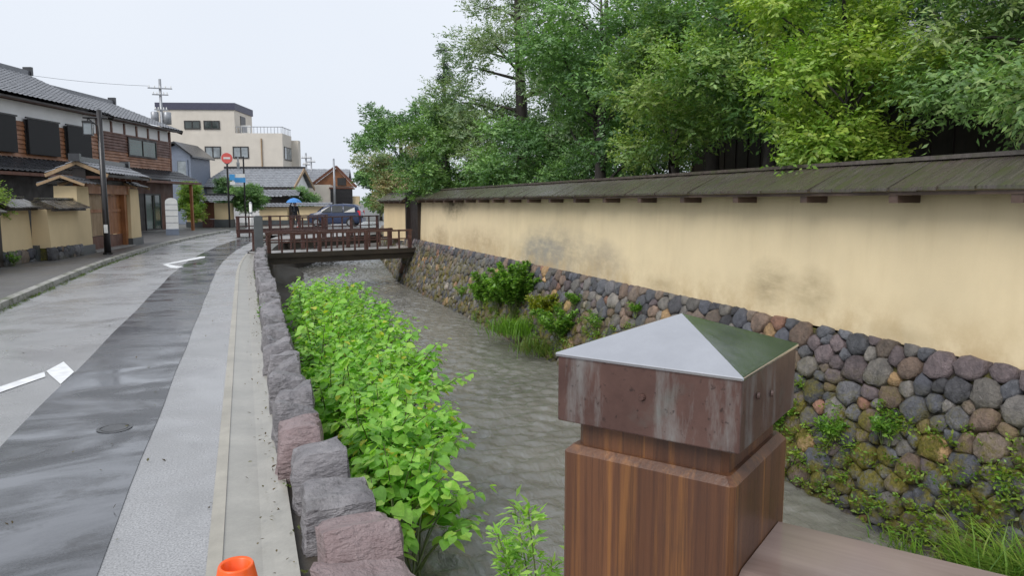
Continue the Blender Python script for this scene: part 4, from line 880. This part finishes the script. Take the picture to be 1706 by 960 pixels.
def tree(label, x, y, h, R_, base, cols, seed, leaf=.10, n_twigs=2600, k=7, nclump=34, trunk=.13, lean=(0, 0), flat=.55, pads=False, clump_r=.42, droop=.15, shape=1., group='garden trees behind the ochre wall', name='garden_tree', z0=.2, tlen=.28, wid=.42):
    r = np.random.default_rng(seed); t = empty(name, label, 'tree', (x, y, z0), 0, group)
    top = np.array([lean[0], lean[1], h * .93]); mid = np.array([lean[0] * .35 + r.normal(0, .12), lean[1] * .35 + r.normal(0, .12), h * .45])
    def axis(z):
        q = np.clip(z / (h * .93), 0, 1); return (1 - q) ** 2 * np.zeros(3) + 2 * q * (1 - q) * mid + q * q * top
    mb = MB(); mb.tube([tuple(axis(h * .93 * q / 10) + r.normal(0, .015, 3)) for q in range(11)], [trunk * (1.25 - q / 10 * 1.1) for q in range(11)], 9)
    cl = []; zc, rz = (base + h) / 2, (h - base) / 2
    tries = 0
    while len(cl) < nclump and tries < 4000:
        tries += 1
        d = unit(r.normal(0, 1, 3)); q = r.uniform(.35, 1) ** .6
        if pads:
            z = base + (h - base) * r.random(); prof = (1 - ((z - base) / (h - base)) ** shape * .75); a = r.uniform(0, 6.283); rr = R_ * prof * r.uniform(.25, 1.)
            p = axis(z) + np.array([math.cos(a) * rr, math.sin(a) * rr, -.12 * rr])
            p[2] = z - .08 * rr; cr = R_ * clump_r * r.uniform(.7, 1.2) * (.5 + .5 * prof)
        else:
            p = np.array([d[0] * R_ * q, d[1] * R_ * q, zc + d[2] * rz * q]); ax = axis(p[2]); p[:2] += ax[:2]; cr = R_ * clump_r * r.uniform(.65, 1.25)
        if all(np.linalg.norm((p - c[0]) * (1, 1, 1.4)) > .55 * cr for c in cl): cl.append((p, cr, r.random()))
    P = []; D = []; T = []; NN = []
    wts = np.array([c[1] ** 2 for c in cl]); wts /= wts.sum(); cnt = r.multinomial(n_twigs, wts)
    for (p, cr, tt), nn in zip(cl, cnt):
        hz = max(.15 * h, p[2] - np.linalg.norm(p[:2] - axis(p[2])[:2]) * (.25 if pads else .7)); limb(mb, axis(min(hz, h * .9)), p - np.array([0, 0, cr * .2]), max(.018, trunk * .33 * (1.2 - hz / h)), .010, r)
        ns_ = 9; sd = unit(r.normal(0, 1, (ns_, 3)) + np.array([0, 0, .35])); sub = sd * np.array([1, 1, flat]) * cr * r.uniform(.55, .95, (ns_, 1)); st_ = np.clip(tt + r.normal(0, .22, ns_), 0, 1)
        wh = r.integers(ns_, size=nn); d = unit(r.normal(0, 1, (nn, 3)) + np.array([0, 0, .25])); q = sub[wh] + d * np.array([1, 1, .62]) * cr * .42 * r.uniform(.35, 1, (nn, 1)) ** .5
        P.append(p + q); NN.append(unit(d * .8 + sd[wh] * .6)); D.append(unit(d * np.array([1, 1, .5]) + sd[wh] * .4 + r.normal(0, .4, (nn, 3)) + np.array([0, 0, .12 - droop]))); T.append(st_[wh])
    P, D, T = np.concatenate(P), np.concatenate(D), np.concatenate(T)
    mb.build('trunk', M['bark'], t, True)
    V, n = leaf_sprays(r, P, D, leaf, k, cols, flat=.45, tlen=tlen, droop=droop, wid=wid, nrm=np.concatenate(NN))
    o = quads('crown', V, M['leaf'], palette_cols(r, len(P), k, cols, .3, T), t); return t
G_MID = [(0.079, 0.164, 0.061), (0.137, 0.264, 0.086), (0.210, 0.356, 0.112)]
G_DARK = [(0.044, 0.100, 0.044), (0.079, 0.158, 0.061), (0.131, 0.225, 0.081)]
G_BRIGHT = [(0.189, 0.330, 0.050), (0.253, 0.378, 0.056), (0.369, 0.461, 0.080)]
G_PINE = [(0.131, 0.211, 0.112), (0.218, 0.316, 0.163), (0.242, 0.304, 0.162)]
G_OLIVE = [(0.131, 0.198, 0.081), (0.203, 0.277, 0.112), (0.407, 0.316, 0.204)]
tree('tall feathery conifer with bare dark trunk rising above the footbridge end of the wall', 8.9, 23.3, 11.6, 2.8, 2.4, G_PINE, 31, leaf=.12, n_twigs=7600, nclump=52, trunk=.24, lean=(-.45, -.2), pads=True, clump_r=.34, flat=.42, shape=1.6, droop=.05, wid=.32)
tree('dark thin-topped spire conifer sticking up behind the rounded tree', 8.9, 33.9, 8.5, .75, 3.2, [(0.036, 0.069, 0.041), (0.059, 0.106, 0.058)], 32, leaf=.12, n_twigs=900, nclump=21, trunk=.2, pads=True, clump_r=.34, flat=.6, shape=1.0)
tree('broad rounded tree at the far end of the garden next to the sky', 9.0, 44.5, 7.3, 3.1, 1.6, G_MID, 33, leaf=.17, n_twigs=4000, nclump=24, trunk=.22, clump_r=.34)
tree('low olive and pinkish tree in front of the rounded far tree', 7.6, 36.5, 4.6, 1.7, .6, G_OLIVE, 34, leaf=.13, n_twigs=2500, nclump=16)
tree('dense dark green tree spilling over the roof by the dark gate', 7.0, 25.2, 4.9, 1.75, .9, [(0.066, 0.146, 0.049), (0.116, 0.225, 0.069), (0.189, 0.316, 0.092)], 35, leaf=.12, n_twigs=3750, nclump=21, trunk=.14, lean=(-.3, .2), clump_r=.36)
tree('bushy green tree under the tall conifer trunk', 7.7, 20.6, 3.7, 1.5, .9, G_MID, 36, leaf=.10, n_twigs=3000, nclump=17)
tree('full green tree left of the sky gaps above the wall', 7.9, 15.9, 6.6, 1.75, 1.0, G_MID, 37, leaf=.10, n_twigs=4500, nclump=26, trunk=.15)
tree('tall mid-green tree reaching out of the frame beside the conifer', 10.2, 20.2, 9.0, 2.1, 2.0, G_PINE, 38, leaf=.12, n_twigs=4250, nclump=26, trunk=.2)
tree('lower tree with yellowish tips in front of the dark house', 7.7, 12.3, 5.0, 1.5, 1.6, [(0.102, 0.198, 0.061), (0.189, 0.316, 0.081), (0.242, 0.325, 0.080)], 39, leaf=.085, n_twigs=4500, nclump=22, trunk=.12)
tree('high dark evergreen pierced by sky gaps', 10.0, 14.4, 8.6, 2.0, 2.6, G_DARK, 40, leaf=.10, n_twigs=4000, nclump=22, trunk=.2)
tree('layered evergreen with light upper tufts in the middle of the row', 7.9, 9.7, 5.2, 1.45, 2.4, [(0.087, 0.185, 0.058), (0.173, 0.304, 0.081), (0.231, 0.335, 0.080)], 41, leaf=.08, n_twigs=4750, nclump=22, trunk=.12)
tree('dark tree crown over the roof of the hidden house', 9.6, 10.4, 7.2, 1.8, 3.2, G_DARK, 42, leaf=.09, n_twigs=3750, nclump=19, trunk=.18)
tree('bright yellow-green tree hanging lowest over the board roof', 6.9, 7.0, 4.3, .95, 1.7, G_BRIGHT, 43, leaf=.075, n_twigs=4500, nclump=18, trunk=.09, lean=(-.2, .1), clump_r=.38)
tree('airy drooping maple at the far right of the garden', 7.6, 5.2, 4.8, 1.7, 2.2, [(0.131, 0.237, 0.081), (0.218, 0.356, 0.112), (0.277, 0.356, 0.138)], 44, leaf=.075, n_twigs=6500, nclump=27, trunk=.12, lean=(-.3, -.2), pads=True, shape=2.2, flat=.34, clump_r=.36, droop=.32, wid=.36)
tree('shadowy tree behind the drooping maple', 9.4, 6.9, 6.6, 1.9, 2.5, G_DARK, 45, leaf=.085, n_twigs=4000, nclump=21, trunk=.16)
tree('dark tree filling the top corner of the garden', 8.9, 4.0, 6.6, 1.8, 3.0, G_MID, 46, leaf=.08, n_twigs=3500, nclump=19, trunk=.15)
tree('far green tree behind the beige wall next to the brown gable', 11.5, 66, 4.6, 2.2, .5, G_MID, 47, leaf=.25, n_twigs=1375, nclump=13, group='street trees in the distance', name='street_tree', z0=0)
tree('fresh green bush tree between the house porch and the gatehouse', -2.95, 50.2, 2.9, .85, .2, G_BRIGHT, 48, leaf=.13, n_twigs=1875, nclump=14, trunk=.06, group='street trees in the distance', name='street_tree', z0=0)
tree('round green tree around the foot of the sign poles', .35, 51.8, 2.6, .95, .9, G_MID, 49, leaf=.13, n_twigs=1875, nclump=14, trunk=.07, group='street trees in the distance', name='street_tree', z0=0)
tree('dark clipped tree left of the round red sign', -.9, 53.5, 3.1, .75, .8, G_DARK, 50, leaf=.13, n_twigs=1125, nclump=12, trunk=.07, group='street trees in the distance', name='street_tree', z0=0)
tree('loose green tree in front of the gable of the tiled house', 4.2, 57.0, 2.9, 1.0, .6, G_MID, 51, leaf=.13, n_twigs=1375, nclump=12, trunk=.06, group='street trees in the distance', name='street_tree', z0=0)
tree('garden pine with light green pads above the wall at the picture edge', -5.9, 20.2, 2.75, .8, 1.35, G_BRIGHT, 52, leaf=.08, n_twigs=1875, nclump=12, trunk=.07, pads=True, flat=.4, group='street trees in the distance', name='garden_pine', z0=0)
tree('deep green tree deep in the garden under the conifer', 11.5, 27.0, 4.6, 2.3, .3, G_DARK, 53, leaf=.13, n_twigs=2600, nclump=20)
tree('dusky tree deep in the garden behind the middle trees', 12.2, 21.5, 5.2, 2.0, .3, G_DARK, 54, leaf=.13, n_twigs=2200, nclump=20)
tree('small round tree low behind the wall beneath the sky gaps', 8.8, 17.8, 3.0, 1.3, .4, G_MID, 55, leaf=.09, n_twigs=2200, nclump=18)
# garden lamp glowing between the trunks
t = empty('garden_lamp', 'small glowing garden lamp under the trees behind the wall', 'lamp', (7.25, 22.0, .2)); m = MB(); m.tube([(0, 0, 0), (0, 0, 1.75)], .03, 8); m.build('pole', M['darkmetal'], t)
lm = bpy.data.materials.new('lamp_glow'); lm.use_nodes = True; lm.node_tree.nodes['Principled BSDF'].inputs['Emission Color'].default_value = (1, .62, .2, 1); lm.node_tree.nodes['Principled BSDF'].inputs['Emission Strength'].default_value = 6
m = MB(); m.tube([(0, 0, 1.75), (0, 0, 1.8), (0, 0, 1.92), (0, 0, 1.96)], [.03, .08, .08, .02], 10); m.build('globe', lm, t, True)

# ---- broad-leaved shrubs on the left bank
HEART = [(0, 0, 0), (.28, -.08, .02), (.46, .14, .045), (.45, .46, .04), (.27, .78, .01), (0, 1.08, -.10), (-.27, .78, .01), (-.45, .46, .04), (-.46, .14, .045), (-.28, -.08, .02), (0, .25, -.01), (0, .6, -.01)]
HF = [(0, 1, 2, 10), (10, 2, 3, 11), (11, 3, 4), (11, 4, 5), (0, 10, 8, 9), (10, 11, 7, 8), (11, 6, 7), (11, 5, 6)]
leaf_tints = [(.27, .52, .085), (.21, .44, .07), (.33, .58, .10), (.15, .33, .05), (.40, .60, .12), (.52, .52, .06)]
leaf_meshes = []
for i, c in enumerate(leaf_tints):
    r_ = random.Random(i); b = MB(); b.mesh([(x * (.9 + .2 * r_.random()), y, z + .06 * math.sin(y * 3 + i) + r_.uniform(-.02, .02)) for x, y, z in HEART], HF, 0, c); leaf_meshes.append(b.me('leaf', M['herb'], True))
HV = np.array(HEART)
def shrub(label, x, y, h, spread, nst, nleaf, seed, singles, size=.082, tilt=.3, low=.6):
    r = np.random.default_rng(seed); t = empty('bank_shrub', label, 'shrub', (x, y, -1.12), 0, 'leafy shrubs on the canal bank')
    st = MB(); leaves = []
    for s in range(nst):
        a = r.uniform(0, 6.283); rr = spread * math.sqrt(r.random()); tip = np.array([math.cos(a) * rr + tilt * r.uniform(.2, 1), math.sin(a) * rr, h * r.uniform(.62, 1.08) * (1 - .38 * (rr / spread) ** 2)])
        root = np.array([r.normal(0, .12), r.normal(0, .25), -.12]); pts = []
        for q in range(6):
            u = q / 5; p = root * (1 - u) + tip * u + np.array([0, 0, .14 * h * math.sin(math.pi * u)]); pts.append(p)
        st.tube([tuple(p) for p in pts], [.009, .008, .007, .006, .005, .003], 5)
        nl = max(3, nleaf // nst)
        for q in range(nl):
            u = 1 - low * (q / nl) ** 1.1; f_ = u * 5; i = min(4, int(f_)); p = pts[i] + (pts[i + 1] - pts[i]) * (f_ - i); az = a + q * 2.4 + r.normal(0, .4)
            p = p + np.array([math.cos(az), math.sin(az), .1]) * r.uniform(.02, .12); leaves.append((p, az, r.uniform(-.75, .05), r.normal(0, .3), size * r.uniform(.6, 1.3) * (1 - .35 * (q < 3)), int(r.choice(6, p=[.3, .2, .25, .1, .12, .03]))))
    st.build('stems', M['stem'], t)
    camv = np.array([-x, -y, 2.72]); leaves.sort(key=lambda L: np.linalg.norm(L[0] - camv) - L[0][2] * .6); VV = []; CC = []
    mb = MB()
    for i, (p, az, pit, rol, s_, ti) in enumerate(leaves):
        mt = Matrix.Translation(Vector(p)) @ Matrix.Rotation(az - math.pi / 2, 4, 'Z') @ Matrix.Rotation(pit, 4, 'X') @ Matrix.Rotation(rol, 4, 'Y') @ Matrix.Diagonal((s_, s_, s_, 1))
        if i < singles: o = link('leaf', leaf_meshes[ti], t); o.matrix_local = mt
        else: mb.mesh([mt @ Vector(v) for v in HEART], HF, 0, leaf_tints[ti])
    if mb.v: o = mb.build('foliage', M['herb'], t, True); o['kind'] = 'stuff'
SH = [('front shrub reaching out over the water with the largest leaves', .93, 5.0, 1.0, .46, 34, 700, 280, .42), ('second leafy shrub from the front, next to the purple blocks', .85, 5.8, 1.25, .6, 40, 1000, 260, .55), ('wide shrub bulging over the water behind the second one', 1.22, 6.6, 1.1, .58, 40, 1000, 220, .5),
      ('shrub crowding the kerb blocks beside the wide bulging one', .85, 7.3, 1.32, .62, 38, 950, 120, .55), ('tall shrub at the widest part of the green strip', 1.5, 8.2, 1.2, .7, 38, 950, 100, .5), ('shrub against the blocks in the middle of the strip', .9, 9.0, 1.35, .7, 34, 910, 0, .55), ('shrub leaning furthest toward midstream', 1.65, 9.8, 1.15, .72, 34, 910, 0, .5),
      ('shrub behind the middle of the green strip', 1.0, 11.0, 1.3, .8, 32, 832, 0, .55), ('rounded shrub on the water side past the middle', 1.7, 12.0, 1.12, .78, 32, 832, 0, .5), ('shrub in the back third of the strip beside the blocks', 1.05, 13.2, 1.3, .85, 30, 780, 0, .55), ('water-side shrub in the back third of the strip', 1.75, 14.2, 1.12, .8, 30, 780, 0, .5),
      ('last but one shrub before the footbridge', 1.2, 15.6, 1.3, .9, 28, 728, 0, .5), ('last shrub of the strip before the footbridge', 1.6, 17.2, 1.2, .9, 28, 728, 0, .5)]
for i, (lb, x, y, h, sp, ns, nl, sg, lw_) in enumerate(SH): shrub(lb, x, y, h, sp, ns, nl, 300 + i, sg, low=lw_)

# ---- slim-leaved sapling at the bottom of the picture
def herb(name, label, cat, p, h, spread, nst, per, leaf, wid, cols, seed, mat='herb', group=None, bend=.25, k=2):
    r = np.random.default_rng(seed); t = empty(name, label, cat, p, 0, group); st = MB(); P = []; D = []
    for s in range(nst):
        a = r.uniform(0, 6.283); rr = spread * math.sqrt(r.random()); tip = np.array([math.cos(a) * rr, math.sin(a) * rr, h * r.uniform(.55, 1.05)]); root = np.array([r.normal(0, .04), r.normal(0, .04), -.05]); pts = [root * (1 - u) + tip * u + np.array([0, 0, bend * h * math.sin(math.pi * u) * .5]) for u in np.linspace(0, 1, 6)]
        st.tube([tuple(q) for q in pts], [.006, .005, .004, .004, .003, .002], 5)
        u = r.uniform(.2, 1, per) ** .7; f_ = u * 5; i = np.minimum(4, f_.astype(int)); pa = np.array(pts); q = pa[i] + (pa[np.minimum(i + 1, 5)] - pa[i]) * (f_ - i)[:, None]; P.append(q); D.append(unit(r.normal(0, 1, (per, 3)) * np.array([1, 1, .4]) + np.array([0, 0, .55])))
    P, D = np.concatenate(P), np.concatenate(D); V, n = leaf_sprays(r, P, D, leaf, k, cols, tlen=.05, wid=wid, flat=.7); st.build('stems', M['stem'], t)
    o = quads('foliage', V, M[mat], palette_cols(r, len(P), k, cols, .25, r.random(len(P))), t); o['kind'] = 'stuff'; return t
herb('willow_sapling', 'slender light green sapling in the water in front of the capped post', 'sapling', (1.20, 2.66, -.95), 1.27, .36, 19, 75, .058, .30, [(.20, .40, .07), (.30, .50, .10), (.38, .56, .13)], 61)
def tuft(name, label, p, h, n, spread, cols, seed, wid=.012, lean=(-.3, 0)):
    r = np.random.default_rng(seed); a = r.uniform(0, 6.283, n); b = np.stack([r.normal(0, spread, n), r.normal(0, spread, n), np.full(n, -.05)], -1); L = h * r.uniform(.5, 1.1, n)
    d = np.stack([np.cos(a) * .55 + lean[0], np.sin(a) * .55 + lean[1], np.ones(n)], -1); d = unit(d); side = unit(np.cross(d, np.array([0, 0, 1.]))) * wid / 2
    hz = d * np.array([1, 1, 0]); p1 = b + d * (L * .55)[:, None]; p2 = b + d * L[:, None] * .9 + hz * (L * .5)[:, None] - np.array([0, 0, 1]) * (L * .12)[:, None]
    V = np.concatenate([np.stack([b - side, b + side, p1 + side * .9, p1 - side * .9], 1), np.stack([p1 - side * .9, p1 + side * .9, p2 + side * .1, p2 - side * .1], 1)]).reshape(-1, 3)
    c = np.array(cols)[r.integers(len(cols), size=n)] * r.uniform(.7, 1.3, (n, 1)); o = quads(name, V, M['herb'], np.concatenate([c, c])); o.location = p; tag(o, label, 'grass', 'plants rooted in the stone embankment', 'stuff'); return o
GR = [(.10, .20, .03), (.16, .28, .04), (.22, .30, .06)]
def slope(y, z): u = (z + 1.5) / 1.79; return (5.18 + .6 * u - .05, y, z)
tuft('grass_tuft', 'big arching grass tuft at the waterline in the bottom right corner', (5.14, 3.32, -1.15), .6, 900, .22, GR, 71); tuft('grass_tuft', 'second arching grass tuft just behind the corner one', (5.18, 3.75, -1.18), .42, 380, .16, GR, 72)
tuft('grass_tuft', 'grass tuft hanging over the dark hollow at the water edge', (5.14, 4.45, -1.25), .24, 90, .12, GR, 73)
tuft('grass_tuft', 'soft bright grass clump at the foot of the ivy bush on the embankment', (5.22, 13.9, -1.0), .5, 700, .3, [(.12, .24, .03), (.18, .34, .04)], 74, .014); tuft('grass_tuft', 'brownish grass clump beside the soft bright one', (5.18, 12.7, -1.15), .4, 350, .22, [(.16, .19, .05), (.12, .2, .04)], 75, .016)
IV = [(.08, .18, .03), (.15, .30, .045), (.25, .42, .07)]
herb('bank_bush', 'leafy bush climbing the stones to the plaster below the grey stain', 'bush', slope(14.6, -.85), 1.15, .75, 38, 80, .075, .55, IV, 81, group='plants rooted in the stone embankment', k=3); herb('bank_bush', 'dark leafy bush on the footbridge side of the climbing one', 'bush', slope(15.7, -.9), .9, .6, 28, 60, .08, .5, IV, 82, group='plants rooted in the stone embankment', k=3)
herb('bank_bush', 'spreading green bush low on the stones between the fern and the weed patch', 'bush', slope(12.2, -.95), .6, .55, 24, 60, .06, .5, IV, 84, group='plants rooted in the stone embankment', k=3); herb('bank_bush', 'trailing bush nearest the footbridge on the mossy stones', 'bush', slope(16.9, -.95), .6, .5, 22, 50, .07, .5, IV, 85, group='plants rooted in the stone embankment', k=3)
herb('bank_bush', 'yellowish weed patch below the white stone on the embankment', 'bush', slope(13.2, -.75), .6, .5, 24, 50, .06, .5, [(.14, .2, .02), (.30, .30, .02), (.2, .26, .03)], 83, group='plants rooted in the stone embankment', k=3)
r_ = np.random.default_rng(77); P_ = []; D_ = []
for _ in range(320):                                   # small herbs and moss tufts rooted in the joints
    yq = 3.6 + 14 * r_.random() ** 1.4; zq = -1.25 + .95 * r_.random() ** 1.3; nn = r_.integers(4, 16); c_ = np.array(slope(yq, zq)); P_.append(c_ + r_.normal(0, .045, (nn, 3)) * (.4, 1.2, .8)); D_.append(unit(r_.normal(0, .6, (nn, 3)) + np.array([-.8, 0, .5])))
P_, D_ = np.concatenate(P_), np.concatenate(D_); V, n = leaf_sprays(r_, P_, D_, .042, 4, IV, tlen=.07, wid=.5, flat=.5)
o = quads('bank_undergrowth', V, M['herb'], palette_cols(r_, len(P_), 4, [(.10, .16, .02), (.20, .24, .03), (.15, .30, .05), (.26, .36, .06)], .3, r_.random(len(P_)))); tag(o, 'small herbs and moss tufts in the joints of the embankment', 'undergrowth', None, 'stuff')
k_ = 0
for (yq, zq, hq, lb) in ((10.9, -.55, .35, 'dark green fern tuft halfway up the stones behind the cap'), (12.0, -.25, .22, 'small weed high on the stones past the fern'), (9.9, -.1, .2, 'tiny upright weed near the plaster above the fern'), (7.0, -.5, .3, 'weed cluster just right of the capped post'), (6.35, -.85, .3, 'low weed near the water beside the flat mossy stone'), (5.6, -.75, .22, 'little weed between stones above the dark hollow'), (5.0, -.55, .22, 'small weed among the bluish stones near the frame edge'), (6.7, -1.05, .25, 'pale weed at the waterline next to the post'), (18.6, -.9, .3, 'weed on the mossy stones near the footbridge'), (10.3, -1.1, .35, 'weed at the waterline left of the post cap')):
    k_ += 1; herb('bank_weed', lb, 'weed', slope(yq, zq), hq, hq * .75, 9, 16, .05, .5, IV, 90 + k_, group='plants rooted in the stone embankment', k=3)
herb('bank_weed', 'green weed growing at the foot of the ochre wall left of the roofed gate', 'weed', (-4.95, 22.4, .1), .3, .35, 12, 18, .05, .5, IV, 120); herb('bank_weed', 'weed growing by the gap post at the picture edge', 'weed', (-5.2, 20.4, .1), .3, .3, 12, 18, .05, .5, IV, 121)
herb('bank_weed', 'small leafy sprout between the kerb blocks and the gutter', 'weed', (.20, 10.5, .0), .2, .08, 6, 12, .045, .6, IV, 122)

# moss and grit plants along the far kerb, wind-blown leaf litter by the gutter and under the blocks
r_ = np.random.default_rng(88); P_ = []; D_ = []
for _ in range(260):
    yq = r_.uniform(11, 27); nn = r_.integers(3, 9); P_.append(np.array([KX + .02 + off(yq) * .95 + abs(r_.normal(0, .035)), yq, .004]) + r_.normal(0, .03, (nn, 3)) * (.5, 1.6, .02)); D_.append(unit(r_.normal(0, .6, (nn, 3)) + np.array([0, 0, .5])))
for _ in range(120):
    yq = r_.uniform(2.5, 20); nn = r_.integers(2, 6); P_.append(np.array([.165 + off(yq) + abs(r_.normal(0, .02)), yq, .0]) + r_.normal(0, .02, (nn, 3)) * (.4, 1.6, .02)); D_.append(unit(r_.normal(0, .6, (nn, 3)) + np.array([0, 0, .5])))
P_, D_ = np.concatenate(P_), np.concatenate(D_); V, n = leaf_sprays(r_, P_, D_, .022, 3, IV, tlen=.02, wid=.5, flat=.6)
o = quads('kerb_moss', V, M['herb'], palette_cols(r_, len(P_), 3, [(.07, .08, .02), (.12, .15, .03), (.11, .20, .04)], .3, r_.random(len(P_)))); tag(o, 'thin moss and tiny weeds along the kerb and gutter edges', 'moss', None, 'stuff')
n = 420; yq = 2.2 + 22 * r_.random(n) ** 1.3; sd_ = r_.random(n); xq = np.where(sd_ < .6, r_.normal(.09, .05, n), r_.uniform(-3.3, -.2, n)) + np.array([off(q) for q in yq]); P_ = np.stack([xq, yq, np.full(n, .012)], -1); D_ = unit(np.stack([r_.normal(0, 1, n), r_.normal(0, 1, n), np.full(n, .05)], -1))
V, n2 = leaf_sprays(r_, P_, D_, .028, 1, IV, tlen=.001, wid=.5, flat=3.); o = quads('leaf_litter', V, M['herb'], palette_cols(r_, n, 1, [(.05, .035, .02), (.10, .07, .03), (.13, .12, .05)], .4, r_.random(n))); tag(o, 'scattered fallen leaves and grit on the wet road and gutter', 'litter', None, 'stuff')
